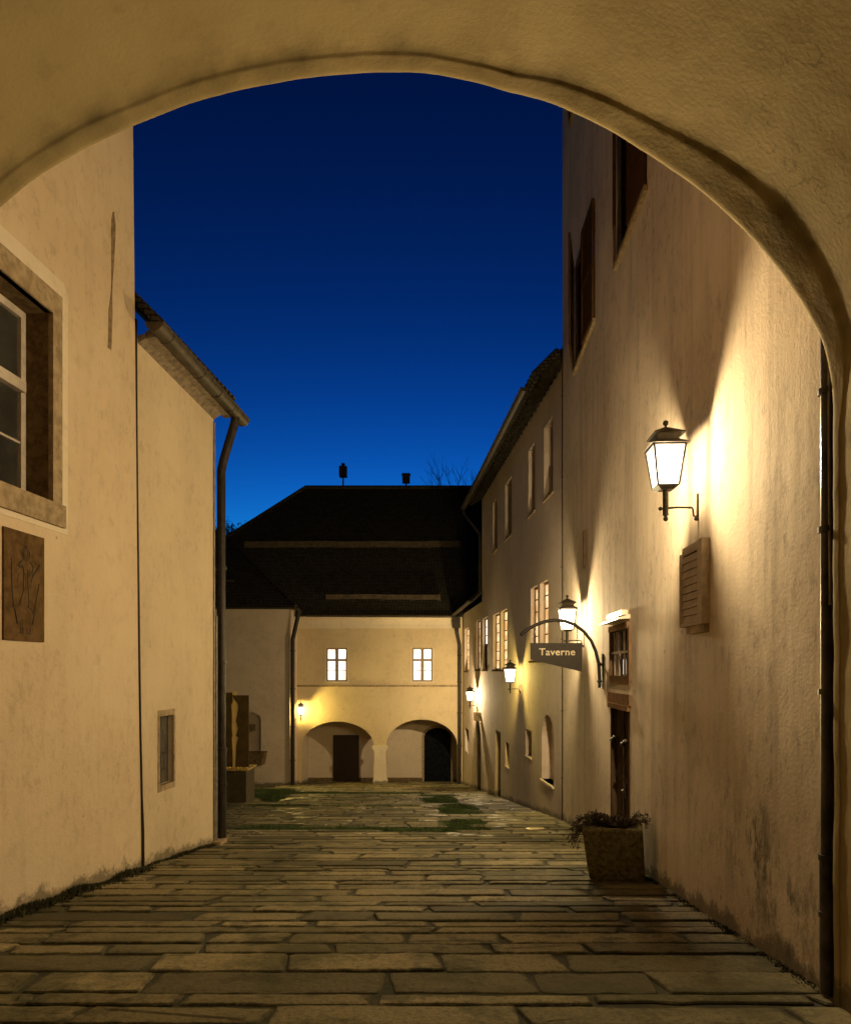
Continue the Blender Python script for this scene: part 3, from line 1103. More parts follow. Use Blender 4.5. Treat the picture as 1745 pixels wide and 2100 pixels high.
for uu in (du0 + .30, du1 - .22):
    d_ = MB()
    d_.tube([RW.pt(uu, .50, -.06), RW.pt(uu, .50, .01)], .02, 8)
    d_.tube([RW.pt(uu - .06, .53, .005), RW.pt(uu + .09, .46, .012)], .022, 8)
    d_.ball(RW.pt(uu + .09, .46, .014), .035)
    d_.build('bolt', M['lantern_metal'], do)
d_ = MB()
uc = (du0 + du1) / 2 - .07
d_.wbox(RW, uc - .03, uc + .03, -.32, -.12, -.07, -.055)
d_.tube([RW.pt(uc, -.2, -.06), RW.pt(uc, -.2, -.01), RW.pt(uc - .09, -.2, -.008)], .012, 6)
d_.build('handle', M['lantern_metal'], do)
# barred window over the door
w_ = MB()
w_.wbox(RW, wu0 - .075, wu0, wv0 - .12, wv1 + .02, -.06, .028)
w_.wbox(RW, wu1, wu1 + .03, wv0 - .1, wv1 + .02, -.06, .028)
w_.wbox(RW, wu0, wu1, wv0 - .12, wv0, -.06, .024)
w_.wbox(RW, wu0, wu1 + .03, wv1, wv1 + .085, -.06, .04)
wo = w_.build('window', M['wood_frame'], tall)
s_ = MB()
s_.hexa([RW.pt(wu0 - .03, wv1 + .13, 0), RW.pt(wu1 + .14, wv1 + .13, 0), RW.pt(wu1 + .14, wv1 + .12, .15), RW.pt(wu0 - .03, wv1 + .12, .15),
         RW.pt(wu0 - .03, wv1 + .19, 0), RW.pt(wu1 + .14, wv1 + .19, 0), RW.pt(wu1 + .14, wv1 + .145, .15), RW.pt(wu0 - .03, wv1 + .145, .15)])
s_.wbox(RW, wu0 + .1, wu1 - .08, wv1 + .19, wv1 + .26, 0, .08)
s_.build('drip_board', M['white_gloss'], wo)
s_ = MB()
s_.wbox(RW, wu0, wu1, wv0, wv1, -.13, -.115)
s_.build('pane', M['glass_night'], wo)
for (p, q, c0, c1) in ((.02, .16, .02, .27), (.70, .82, .02, .24), (.02, .14, .30, .38)):
    s_ = MB()
    s_.wbox(RW, wu0 + p, wu0 + q, wv0 + c0, wv0 + c1, -.115, -.108)
    s_.build('lit_pane', M['lit_white'], wo)
s_ = MB()
for k in range(4):
    uu = wu0 + .07 + (wu1 - wu0 - .2) * k / 3
    s_.wbox(RW, uu - .018, uu + .018, wv0, wv1, -.035, -.01)
s_.wbox(RW, wu0, wu1, (wv0 + wv1) / 2 - .005, (wv0 + wv1) / 2 + .03, -.01, .006)
s_.build('bar', M['grey_paint'], wo)
# upper windows with opened red shutters
for (a, b, c, d) in shs:
    w_ = MB()
    for (p, q, r, s) in ((a, a + .07, c, d), (b - .07, b, c, d), (a + .07, b - .07, c, c + .07), (a + .07, b - .07, d - .07, d), ((a + b) / 2 - .04, (a + b) / 2 + .04, c + .07, d - .07), (a + .07, (a + b) / 2 - .04, c + 1.2, c + 1.26), ((a + b) / 2 + .04, b - .07, c + 1.2, c + 1.26)):
        w_.wbox(RW, p, q, r, s, -.13, -.06)
    wo = w_.build('window', M['wood_red'], tall)
    s_ = MB()
    s_.wbox(RW, a + .03, b - .03, c + .03, d - .03, -.125, -.11)
    s_.build('pane', M['glass_dark'], wo)
    s_ = MB()
    s_.wbox(RW, a - .04, b + .04, c - .07, c, -.10, .05)
    s_.build('sill', M['stone'], wo)
    for hinge, sgn, ang in ((b, -1, 13), (a, 1, 1.5)):
        L = (b - a) * (.57 if sgn < 0 else .46)
        s_ = MB()

        def sp(t, v, th, hinge=hinge, sgn=sgn, ang=ang):
            an = math.radians(ang)
            return RW.pt(hinge + sgn * (t * math.cos(an)) - sgn * 0, v, .012 + t * math.sin(an) + th)

        def sbox(t0, t1, v0, v1, th0, th1):
            s_.hexa([sp(t0, v0, th0), sp(t1, v0, th0), sp(t1, v0, th1), sp(t0, v0, th1), sp(t0, v1, th0), sp(t1, v1, th0), sp(t1, v1, th1), sp(t0, v1, th1)])
        sbox(0, .09, c, d, 0, .045)
        sbox(L - .09, L, c, d, 0, .045)
        for v in (c, (c + d) / 2 - .05, d - .1):
            sbox(.09, L - .09, v, v + .1, .003, .042)
        sbox(.09, L - .09, c + .1, (c + d) / 2 - .05, .016, .028)
        sbox(.09, L - .09, (c + d) / 2 + .05, d - .1, .016, .028)
        s_.build('shutter', M['wood_red'], wo)
# downpipe in the nook beside the arch
m = MB()
px_, py_ = 2.470, 4.20
m.tube([(px_, py_, 9.5), (px_, py_, 0.35)], 0.036, 12)
m.tube([(px_, py_, 0.35), (px_ + .002, py_, gz(py_) + .02)], 0.043, 12)
for z in (0.33, -0.02, 1.35, 2.35, 3.2, 4.3):
    m.tube([(px_, py_, z), (px_, py_, z + .035)], 0.05, 12)
m.build('downpipe', M['pipe_mottled'], tall)
m = MB()
m.tube([(px_ - .01, py_ - .04, 4.2), (px_ - .012, py_ - .04, 2.9), (px_ - .004, py_ - .04, 1.9)], 0.009, 6)
m.build('cable', M['pipe_grey'], tall)
# dark joint between this house and the tavern
m = MB()
cr = []
for k in range(24):
    z = 8.6 - k * (8.6 + 2.0) / 23
    cr.append(RW.pt(uR - .02 + .014 * noise.noise(Vector((z * 2, 1, 0))), z, .008))
m.tube(cr, 0.011, 6)
for z in (7.6, 5.8, 3.8, 2.2, 0.6, -.9):
    m.ball(RW.pt(uR - .02, z, .012), .022)
m.build('cable_run', M['pipe_dark'], tall)
# two short iron rods in the wall
for px, py0, py1 in ((1199, 1088, 1165),):
    m = MB()
    uu = RW.upx(px)
    m.wbox(RW, uu - .03, uu + .03, RW.v(px, py1), RW.v(px, py0), 0.001, .03)
    o = m.build('iron_strap', M['wood_frame'], base=RW.pt(uu, RW.v(px, py1)))
    tag(o, 'short upright iron strap on the plaster high above the second lantern', 'wall anchor')

# louvred vent box
lu0, lu1 = RW.upx(1456), RW.upx(1408)
lv0, lv1 = 1.93, 2.66
lo = thing('louvre_vent', 'grey slatted louvre box on the right wall below the nearest lantern', 'vent', RW.pt((lu0 + lu1) / 2, lv0))
m = MB()
m.wbox(RW, lu0, lu0 + .12, lv0, lv1 + .06, 0, .075)
m.wbox(RW, lu1 - .03, lu1, lv0, lv1, 0, .075)
m.wbox(RW, lu0 + .12, lu1 - .03, lv1 - .02, lv1 + .06, 0, .055)
m.wbox(RW, lu0 + .12, lu1 - .03, lv0, lv0 + .03, 0, .072)
m.build('frame', M['louver'], lo)
m = MB()
ns = 9
for k in range(ns):
    v = lv0 + .03 + (lv1 - lv0 - .06) * k / ns
    h = (lv1 - lv0 - .06) / ns
    m.hexa([RW.pt(lu0 + .12, v, .03), RW.pt(lu1 - .03, v, .03), RW.pt(lu1 - .03, v + .004, .056), RW.pt(lu0 + .12, v + .004, .056),
            RW.pt(lu0 + .12, v + h, .012), RW.pt(lu1 - .03, v + h, .012), RW.pt(lu1 - .03, v + h * .97, .042), RW.pt(lu0 + .12, v + h * .97, .042)])
m.build('slats', M['louver'], lo)
m = MB()
m.wbox(RW, lu0 + .02, lu1 - .14, lv0 - .075, lv0, 0, .05)
m.build('drip_ledge', M['wood_pale'], lo)

# ------------------------------------------------------------------ tavern house and its low annex
TW = WF(4.093, -0.0689, 15.2, -1)
uT = TW.u(27.0)
uA = TW.u(33.45)
tav = thing('tavern', 'long grey plaster tavern house with tiled eaves, four narrow upper windows and lit ground windows', 'tavern', TW.pt(uT / 2, gz(21)))
ann = thing('annex', 'low annex at the far end of the tavern under a dark lean-to roof', 'annex', TW.pt((uT + uA) / 2, gz(30)))


def trect(p0, p1, v0, v1):
    return (TW.upx(p1), TW.upx(p0), v0, v1)


upper = [trect(1010.6, 1019.8, 5.70, 7.49), trect(1035.7, 1049.2, 5.70, 7.49), trect(1083.3, 1097.3, 5.70, 7.49), trect(1115.5, 1133.7, 5.70, 7.49)]
lit = [trect(1107.4, 1124, 1.76, 3.70), trect(1088.3, 1102.6, 1.76, 3.70), trect(1027, 1040, 1.52, 3.47), trect(1011, 1024, 1.52, 3.47), trect(989.6, 999.4, 1.52, 3.52)]
lit_ann = [trect(976.6, 984.5, 1.54, 3.56), trect(953.2, 961.6, 1.47, 3.45)]
niche = (TW.upx(1135), TW.upx(1111), -1.22, -.15, .42)
small = [trect(1077.7, 1090.3, -.88, -.13), trect(1036.2, 1044, -1.58, -.80)]
small_ann = [trect(954, 961, -2.29, -1.21)]
doorH = trect(1015.5, 1026.7, -3.2, -.58)
doorI = (TW.upx(986), TW.upx(975), -3.9, -1.3, -.62)
holes = [rect(*r) for r in upper + lit + small + [doorH]] + [archpoly(*niche)]
m = MB()
m.panel(TW, [(0, TW.g(0) - .4), (uT, TW.g(uT) - .6), (uT, 8.45), (0, 8.45)], holes, 0.24)
a, b = TW.pt(uT, TW.g(uT) - .4), TW.pt(uT, 8.45)
m.quad(a, a + Vector((8, 0.5, 0)), b + Vector((8, 0.5, 0)), b)
m.build('wall', M['plaster_tavern'], tav)
m = MB()
m.panel(TW, [(uT, TW.g(uT) - .6), (uA, TW.g(uA) - .6), (uA, 4.22), (uT, 4.22)], [rect(*r) for r in lit_ann + small_ann] + [archpoly(*doorI)], 0.24)
m.build('wall', M['plaster_tavern'], ann)


def upper_window(r, par, pane, frame):
    a, b, c, d = r
    f = MB()
    for (p, q, s, t) in ((a, a + .05, c, d), (b - .05, b, c, d), (a + .05, b - .05, c, c + .05), (a + .05, b - .05, d - .05, d), ((a + b) / 2 - .03, (a + b) / 2 + .03, c + .05, d - .05)):
        f.wbox(TW, p, q, s, t, -.24, -.19)
    f.wbox(TW, a + .05, (a + b) / 2 - .03, c + 1.15, c + 1.2, -.24, -.2)
    f.wbox(TW, (a + b) / 2 + .03, b - .05, c + 1.15, c + 1.2, -.24, -.2)
    wo = f.build('window', frame, par)
    f = MB()
    f.wbox(TW, a + .02, b - .02, c + .02, d - .02, -.236, -.225)
    f.build('pane', pane, wo)
    f = MB()
    f.wbox(TW, a - .03, b + .03, c - .05, c, -.2, .035)
    f.build('sill', M['stone'], wo)


for r in upper:
    upper_window(r, tav, M['glass_dark'], M['grey_paint'])


def lit_window(r, par, half_dark=False):
    a, b, c, d = r
    f = MB()
    for (p, q, s, t) in ((a, a + .05, c, d), (b - .05, b, c, d), (a + .05, b - .05, c, c + .05), (a + .05, b - .05, d - .05, d)):
        f.wbox(TW, p, q, s, t, -.15, -.10)
    wo = f.build('window', M['wood_pale'], par)
    f = MB()
    f.wbox(TW, a + .02, b - .02, (c + .02) if not half_dark else (c + d) / 2, d - .02, -.147, -.138)
    f.build('pane', M['lit_warm'] if not half_dark else M['lit_white'], wo)
    if half_dark:
        f = MB()
        f.wbox(TW, a + .05, b - .05, c + .05, (c + d) / 2, -.145, -.11)
        f.build('shutter', M['wood_red'], wo)
    f = MB()
    for k in range(1, 6):
        v = c + (d - c) * k / 6
        f.wbox(TW, a + .05, b - .05, v - .012, v + .012, -.136, -.112)
    f.build('glazing_bar', M['wood_dark'], wo)
    f = MB()
    f.wbox(TW, a - .04, b + .04, c - .06, c, -.12, .05)
    f.build('sill', M['stone_dark'], wo)


for i, r in enumerate(lit):
    lit_window(r, tav, i == 4)
for r in lit_ann:
    lit_window(r, ann)
for r in small:
    f = MB()
    f.wbox(TW, r[0], r[1], r[2], r[3], -.26, -.238)
    wo = f.build('window', M['panel_far'] if r[2] < -1 else M['glass_dark'], tav)
    f = MB()
    f.hexa([TW.pt(r[0], r[2], -.22), TW.pt(r[1], r[2], -.22), TW.pt(r[1], r[2] - .02, .02), TW.pt(r[0], r[2] - .02, .02),
            TW.pt(r[0], r[2] + .03, -.22), TW.pt(r[1], r[2] + .03, -.22), TW.pt(r[1], r[2] + .01, .02), TW.pt(r[0], r[2] + .01, .02)])
    f.build('sill', M['plaster_white'], wo)
for r in small_ann:
    f = MB()
    f.wbox(TW, r[0], r[1], r[2], r[3], -.26, -.238)
    f.build('window', M['glass_night'], ann)
# arched blind window
ap = archpoly(*niche)
f = MB()
f.panel(TW, ap, [], 0, -.235)
wo = f.build('window', M['plaster_white'], tav)
f = MB()
f.wbox(TW, niche[0] - .06, niche[1] + .04, niche[2] - .05, niche[2], -.23, .05)
f.build('sill', M['plaster_white'], wo)
f = MB()
f.ball(TW.pt((niche[0] + niche[1]) / 2 + .1, -.5, -.23), .035)
f.build('hook', M['iron'], wo)
f = MB()
f.wbox(TW, doorH[0], doorH[1], doorH[2], doorH[3], -.26, -.22)
do = f.build('door', M['wood_dark'], tav)
f = MB()
f.ball(TW.pt(doorH[0] + .12, -1.7, -.19), .03)
f.build('handle', M['iron'], do)
f = MB()
f.panel(TW, archpoly(*doorI), [], 0, -.22)
do = f.build('door', M['door_far'], ann)
f = MB()
f.ball(TW.pt(doorI[0] + .15, -2.4, -.2), .03)
f.build('handle', M['iron'], do)
# tavern roof: boarded eaves with the scalloped ends of the tiles, gutter in front
m = MB()
e0, e1 = 0.02, uT + .1
m.hexa([TW.pt(e0, 8.06, .52), TW.pt(e1, 8.06, .52), TW.pt(e1, 14.0, -5.4), TW.pt(e0, 14.0, -5.4),
        TW.pt(e0, 8.18, .52), TW.pt(e1, 8.18, .52), TW.pt(e1, 14.12, -5.4), TW.pt(e0, 14.12, -5.4)])
nt_ = int((e1 - e0) / .22)
for k in range(nt_):
    q = TW.pt(e0 + .11 + k * .22, 8.10, .60)
    m.tube([q, q + (TW.pt(0, 1.0, -1.0) - TW.pt(0, 0, 0)) * 0.55], [0.105, 0.11], 8)
m.build('roof', M['roof'], tav)
m = MB()
for k in range(int((e1 - e0) / .34)):
    uu = e0 + .17 + k * .34
    m.tube([TW.pt(uu, 8.42, -.02), TW.pt(uu, 8.13, .50)], .15, 10)
m.hexa([TW.pt(e0, 8.40, -.01), TW.pt(e1, 8.40, -.01), TW.pt(e1, 8.06, .5), TW.pt(e0, 8.06, .5), TW.pt(e0, 8.6, -.01), TW.pt(e1, 8.6, -.01), TW.pt(e1, 8.12, .5), TW.pt(e0, 8.12, .5)])
m.build('eaves', M['roof_plain'], tav)
m = MB()
ga, gb = TW.pt(.75, 8.10, .68), TW.pt(uT + .45, 8.02, .68)
m.halfpipe(ga, gb, .10)
m.build('gutter', M['zinc'], tav)
m = MB()
q = TW.pt(uT + .12, 0, .07)
m.tube([gb - Vector((0, .15, .08)), gb - Vector((0, .15, .25)), Vector((q.x, q.y, 6.9)), Vector((q.x, q.y, 6.6)), Vector((q.x, q.y, 4.5))], .055, 8)
m.build('downpipe', M['pipe_dark'], tav)
# annex roof and gutter
m = MB()
m.hexa([TW.pt(uT - .02, 4.16, .40), TW.pt(uA + .2, 4.16, .40), TW.pt(uA + .2, 8.6, -4.2), TW.pt(uT - .02, 8.6, -4.2),
        TW.pt(uT - .02, 4.28, .40), TW.pt(uA + .2, 4.28, .40), TW.pt(uA + .2, 8.75, -4.2), TW.pt(uT - .02, 8.75, -4.2)])
m.build('roof', M['roof_dark'], ann)
m = MB()
m.halfpipe(TW.pt(uT - .1, 4.24, .48), TW.pt(uA - .55, 4.17, .48), .085)
m.build('gutter', M['zinc'], ann)
m = MB()
for k in (0, 1):
    u_ = uT + 1.1
    m.hexa([TW.pt(u_, 4.95, -.33), TW.pt(u_ + .7, 4.95, -.33), TW.pt(u_ + .7, 5.95, -.95), TW.pt(u_, 5.95, -.95),
            TW.pt(u_, 5.0, -.26), TW.pt(u_ + .7, 5.0, -.26), TW.pt(u_ + .7, 6.0, -.88), TW.pt(u_, 6.0, -.88)])
    break
m.build('skylight', M['lit_orange'], ann)

# ------------------------------------------------------------------ far house closing the court
FY = 33.4
fa = FF(FY)
far = thing('loggia_house', 'cream house closing the courtyard with two ground floor arches and two lit cross windows', 'house', (-2.4, FY, gz(FY)))
SX = FY / F
fx = lambda px: (px - CX) * SX
fz = lambda py: EYE + (HY - py) * SX
zg = gz(FY) - .3
xl, xr = fx(600), TW.pt(uA, 0).x + .3
aL = archpoly(fx(617), fx(767), zg + .02, fz(1532), fz(1480), 20)
aR = archpoly(fx(792), fx(938), zg + .02, fz(1530), fz(1476), 20)
wins = [(fx(669), fx(712), fz(1398), fz(1329)), (fx(845), fx(887), fz(1398), fz(1329))]
m = MB()
m.panel(fa, [(xl, zg), (xr, zg), (xr, 4.35), (xl, 4.35)], [rect(*w) for w in wins], 0.16) if False else None
# arches are cut with their own deeper jambs
mm = MB()
mm.panel(fa, [(xl, zg), (xr, zg), (xr, 4.35), (xl, 4.35)], [rect(*w) for w in wins] + [aL, aR], 0.16)
for ar in (aL, aR):
    for i in range(len(ar)):
        a, b = ar[i], ar[(i + 1) % len(ar)]
        mm.quad(fa.pt(a[0], a[1], -.159), fa.pt(b[0], b[1], -.159), fa.pt(b[0], b[1], -.5), fa.pt(a[0], a[1], -.5))
mm.build('wall', M['plaster_far'], far)
# loggia interior
m = MB()
BY = 36.2
bzf = gz(BY)
m.quad((xl, BY, bzf - .3), (xr + 1, BY, bzf - .3), (xr + 1, BY, -.3), (xl, BY, -.3))
m.quad((xl, FY + .5, -.75), (xr + 1, FY + .5, -.75), (xr + 1, BY, -.75), (xl, BY, -.75))
m.quad((fx(611), FY + .5, -5), (fx(611), BY, -5), (fx(611), BY, -.7), (fx(611), FY + .5, -.7))
m.quad((xr + .1, FY + .5, -5), (xr + .1, BY, -5), (xr + .1, BY, -.7), (xr + .1, FY + .5, -.7))
# back of the arcade wall, so that no light comes through
m.quad((xl, FY + .5, 4.3), (xr, FY + .5, 4.3), (xr, FY + .5, -.9 + .2), (xl, FY + .5, -.9 + .2))
m.build('loggia_room', M['plaster_court'], far)
m = MB()
q0, q1 = P(683, 1508, BY - .04), P(736, 1600, BY - .04)
m.box(q0.x, q1.x, BY - .06, BY + .05, bzf - .05, q0.z)
for k in range(1, 4):
    xx = q0.x + (q1.x - q0.x) * k / 4
    m.box(xx - .012, xx + .012, BY - .075, BY - .06, bzf - .05, q0.z - .05)
do = m.build('door', M['door_far'], far)
m = MB()
m.ball((q0.x + .15, BY - .09, bzf + 1.1), .04)
m.build('handle', M['iron'], do)
fb = FF(BY - .03)
m = MB()
q0, q1 = P(870, 1493, BY), P(925, 1595, BY)
m.panel(fb, archpoly(q0.x, q1.x, bzf - .05, q0.z - .5, q0.z), [], 0)
m.build('door', M['doorway_shade'], far)  # flat black sheet: darkness of the open doorway put into the colour
m = MB()
for s in (-1, 1):
    pass
m.panel(FF(BY - .015), archpoly(q0.x - .13, q1.x + .1, bzf - .05, q0.z - .5, q0.z + .13), [], 0)
m.build('door_surround', M['stone'], far)
# dark stone skirting along the back wall of the loggia
m = MB()
m.box(fx(612), P(683, 1500, BY).x, BY - .03, BY + .01, bzf - .1, bzf + .2)
m.box(P(736, 1500, BY).x, P(866, 1500, BY).x, BY - .03, BY + .01, bzf - .1, bzf + .2)
m.build('skirting', M['stone_dark'], far)
# pillar: tapering shaft with a moulded capital
m = MB()
cx = fx(779.5)
hb, ht = .33, .27
for (z0, z1, h0, h1) in ((gz(FY) - .1, gz(FY) + .15, .36, .36), (gz(FY) + .15, fz(1541), hb, ht), (fz(1541), fz(1536), .30, .34), (fz(1536), fz(1529), .39, .39)):
    m.hexa([(cx - h0, FY - .06, z0), (cx + h0, FY - .06, z0), (cx + h0, FY + .54, z0), (cx - h0, FY + .54, z0),
            (cx - h1, FY - .06, z1), (cx + h1, FY - .06, z1), (cx + h1, FY + .54, z1), (cx - h1, FY + .54, z1)])
m.build('pillar', M['plaster_white'], far)
# string course and cove
m = MB()
m.box(xl + .1, fx(940), FY - .06, FY + .02, fz(1409), fz(1405))
m.build('string_course', M['stone'], far)
m = MB()
cv = [(0.0, 3.55), (.03, 3.75), (.10, 3.92), (.22, 4.03), (.36, 4.08), (.36, 4.2), (0, 4.2)]
vs = [(xl + .25, FY - w, z) for w, z in cv] + [(fx(936), FY - w, z) for w, z in cv]
n = len(cv)
m.add(vs, [(k, (k + 1) % n, n + (k + 1) % n, n + k) for k in range(n)] + [tuple(range(n)), tuple(range(n, 2 * n))])
m.build('cornice', M['plaster_white'], far)
for (a, b, c, d) in wins:
    f = MB()
    fw_ = .075
    f.box(a, a + fw_, FY + .05, FY + .13, c, d)
    f.box(b - fw_, b, FY + .05, FY + .13, c, d)
    f.box(a + fw_, b - fw_, FY + .05, FY + .13, c, c + fw_)
    f.box(a + fw_, b - fw_, FY + .05, FY + .13, d - fw_, d)
    mx = (a + b) / 2
    mz = c + (d - c) * .64
    f.box(mx - .075, mx + .075, FY + .045, FY + .125, c + fw_, d - fw_)
    f.box(a + fw_, mx - .075, FY + .05, FY + .12, mz - .055, mz + .055)
    f.box(mx + .075, b - fw_, FY + .05, FY + .12, mz - .055, mz + .055)
    z3 = c + (mz - c) * .52
    f.box(a + fw_, mx - .075, FY + .07, FY + .11, z3 - .015, z3 + .015)
    f.box(mx + .075, b - fw_, FY + .07, FY + .11, z3 - .015, z3 + .015)
    wo = f.build('window', M['grey_paint'], far)
    f = MB()
    f.box(a + .02, b - .02, FY + .115, FY + .125, c + .02, d - .02)
    f.build('pane', M['lit_white'], wo)
    f = MB()
    for s in (0, 1):
        f.box(a - .07 + s * (b - a + .07), a + s * (b - a + .07), FY - .02, FY + .01, c, d + .06)
    f.box(a - .08, b + .08, FY - .05, FY + .02, c - .06, c)
    f.build('surround', M['plaster_white'], wo)
# hipped roof with snow boards and pipes on the ridge
m = MB()
ez, ey = 4.2, FY - .45
rz_, ry = 12.2, 40.0
rx = P(625, 1000, ry).x
A, B = Vector((rx - 8.4, ey, ez)), Vector((6.0, ey, ez))
C_, D_ = Vector((rx, ry, rz_)), Vector((8.0, ry, rz_))
E_, G_ = Vector((rx - 8.4, 2 * ry - ey, ez)), Vector((8.0, 2 * ry - ey, ez))
m.add([A, B, D_, C_], [(0, 1, 2, 3)])
m.add([A, C_, E_], [(0, 1, 2)])
m.add([C_, D_, G_, E_], [(0, 1, 2, 3)])
m.quad(A - Vector((0, 0, .1)), B - Vector((0, 0, .1)), B, A)
m.quad(A - Vector((0, 0, .1)), B - Vector((0, 0, .1)), B + Vector((0, .6, -.1)), A + Vector((0, .6, -.1)))
m.tube([C_ + Vector((0, 0, .02)), D_ + Vector((0, 0, .02))], .13, 8)
m.tube([A, C_], .11, 8)
rf = m.build('roof', M['roof_dark'], far)
sl = (rz_ - ez) / (ry - ey)
for (Y, p0, p1, h, nseg) in ((33.62, 668, 902, .27, 4), (36.3, 501, 944, .36, 7)):
    z = ez + sl * (Y - ey)
    x0, x1 = (p0 - CX) * Y / F, (p1 - CX) * Y / F
    m = MB()
    for k in range(nseg):
        a = x0 + (x1 - x0) * k / nseg
        b = x0 + (x1 - x0) * (k + 1) / nseg
        j = rng.uniform(-.015, .015)
        m.box(a + .02, b - .02, Y - .10, Y - .06, z + .03 + j, z + h + j)
        m.box(b - .03, b + .03, Y - .06, Y + .02, z - .05, z + h + .02)
    m.build('snow_guard', M['wood_guard'], rf)
for px, py_box0, py_box1, tip in ((703.7, 978, 957, 953), (832.8, 990, 974, 974)):
    x = (px - CX) * ry / F
    k = ry / F
    z0, z1 = EYE + (HY - py_box0) * k, EYE + (HY - py_box1) * k
    m = MB()
    m.tube([(x, ry, rz_ - .2), (x, ry, z0)], .045, 8)
    m.box(x - .22, x + .22, ry - .22, ry + .22, z0, z1)
    if tip < py_box1:
        m.box(x - .08, x + .08, ry - .08, ry + .08, z1, z1 + .14)
        m.hexa([(x - .12, ry - .12, z1 + .14), (x + .12, ry - .12, z1 + .14), (x + .12, ry + .12, z1 + .14), (x - .12, ry + .12, z1 + .14),
                (x - .03, ry - .03, z1 + .22), (x + .03, ry - .03, z1 + .22), (x + .03, ry + .03, z1 + .22), (x - .03, ry + .03, z1 + .22)])
    else:
        m.hexa([(x - .26, ry - .26, z1), (x + .26, ry - .26, z1), (x + .26, ry + .26, z1), (x - .26, ry + .26, z1),
                (x - .2, ry - .2, z1 + .06), (x + .2, ry - .2, z1 + .06), (x + .2, ry + .2, z1 + .06), (x - .2, ry + .2, z1 + .06)])
    m.build('vent_pipe', M['pipe_dark'], rf)
m = MB()
m.halfpipe((fx(632), FY - .53, 4.16), (fx(926), FY - .53, 4.12), .085)
m.build('gutter', M['zinc'], far)
m = MB()
hx = fx(936)
m.box(hx - .22, hx + .16, FY - .62, FY - .25, 3.55, 4.08)
dx = fx(942)
m.tube([(hx, FY - .42, 3.6), (hx, FY - .42, 3.3), (dx, FY - .22, 2.7), (dx, FY - .22, 2.3), (dx, FY - .22, gz(FY) - .05)], .085, 10)
for z in (2.2, .9, -.6, -2.2):
    m.tube([(dx, FY - .22, z), (dx, FY - .22, z + .06)], .11, 10)
m.build('downpipe', M['pipe_dark'], far)

# ------------------------------------------------------------------ house at the left of the court
CY = 32.4
ca = FF(CY)
ct = thing('court_house', 'shaded greyish house left of the arched house with a wall niche', 'house', (-9, CY, gz(CY)))
kx = CY / F
cxp = lambda px: (px - CX) * kx
czp = lambda py: EYE + (HY - py) * kx
xr2 = cxp(594)
nic = archpoly(cxp(490), cxp(535), czp(1545), czp(1478), czp(1461), 12)
m = MB()
m.panel(ca, [(-15.5, gz(CY) - .4), (xr2, gz(CY) - .4), (xr2, 4.5), (-15.5, 4.5)], [nic], .28)
m.quad((xr2, CY, gz(CY) - .4), (-6.22, FY + .3, gz(CY) - .4), (-6.22, FY + .3, 4.5), (xr2, CY, 4.5))
m.panel(ca, nic, [], 0, -.28)
m.build('wall', M['plaster_court'], ct)
m = MB()
A, B = Vector((-16, CY - .35, 4.5)), Vector((xr2 + .35, CY - .35, 4.5))
C_ = B + Vector((-5.2, 5.2, 4.7))
D_ = Vector((-16, CY + 4.85, 9.2))
E_ = B + Vector((0, 6, 0))
m.add([A, B, C_, D_], [(0, 1, 2, 3)])
m.add([B, E_, C_], [(0, 1, 2)])
m.quad(A - Vector((0, 0, .08)), B - Vector((0, 0, .08)), B, A)
m.quad(A - Vector((0, 0, .08)), B - Vector((0, 0, .08)), B + Vector((0, .4, -.08)), A + Vector((0, .4, -.08)))
m.tube([B, C_], .10, 8)
rf = m.build('roof', M['roof_dark'], ct)
m = MB()
m.halfpipe((-15, CY - .42, 4.46), (xr2 + .42, CY - .42, 4.44), .075)
m.halfpipe((xr2 + .42, CY - .46, 4.44), (xr2 + .42, FY - .55, 4.30), .085)
m.build('gutter', M['zinc'], ct)
m = MB()
Y = 33.6
m.box(P(440, 0, Y).x, P(480, 0, Y).x, Y - .05, Y, 5.6, 5.95)
m.build('snow_guard', M['wood_guard'], rf)
m = MB()
xx = cxp(601)
m.tube([(xr2 + .42, CY - .1, 4.35), (xr2 + .42, CY - .1, 4.1), (xx, CY - .08, 2.95), (xx, CY - .08, 2.6), (xx, CY - .08, gz(CY) - .05)], .10, 10)
for z in (2.4, .6, -1.2, -2.8):
    m.tube([(xx, CY - .08, z), (xx, CY - .08, z + .06)], .125, 10)
m.build('downpipe', M['pipe_dark'], ct)

# wall fountain in the niche
wfn = thing('wall_fountain', 'dark stone basin with spout under the niche of the court house', 'fountain', (cxp(512), CY, gz(CY)))
m = MB()
x0, x1 = cxp(480), cxp(548)
zt, zb = czp(1543), czp(1567)
yb, yf = CY - .01, CY - .75
m.hexa([(x0 + .15, yf + .12, zb), (x1 - .15, yf + .12, zb), (x1 - .1, yb, zb), (x0 + .1, yb, zb), (x0, yf, zt), (x1, yf, zt), (x1, yb, zt), (x0, yb, zt)])
m.box(x0 - .03, x1 + .03, yf - .03, yb, zt, zt + .05)
m.build('basin', M['stone_dark'], wfn)
m = MB()
xs = cxp(514)
m.box(xs - .16, xs + .16, CY - .06, CY + .27, czp(1500), czp(1487))
m.tube([(xs - .05, CY + .1, czp(1500)), (xs - .05, CY - .2, czp(1501)), (xs - .05, CY - .28, czp(1505))], .05, 8)
m.build('spout', M['stone_dark'], wfn)

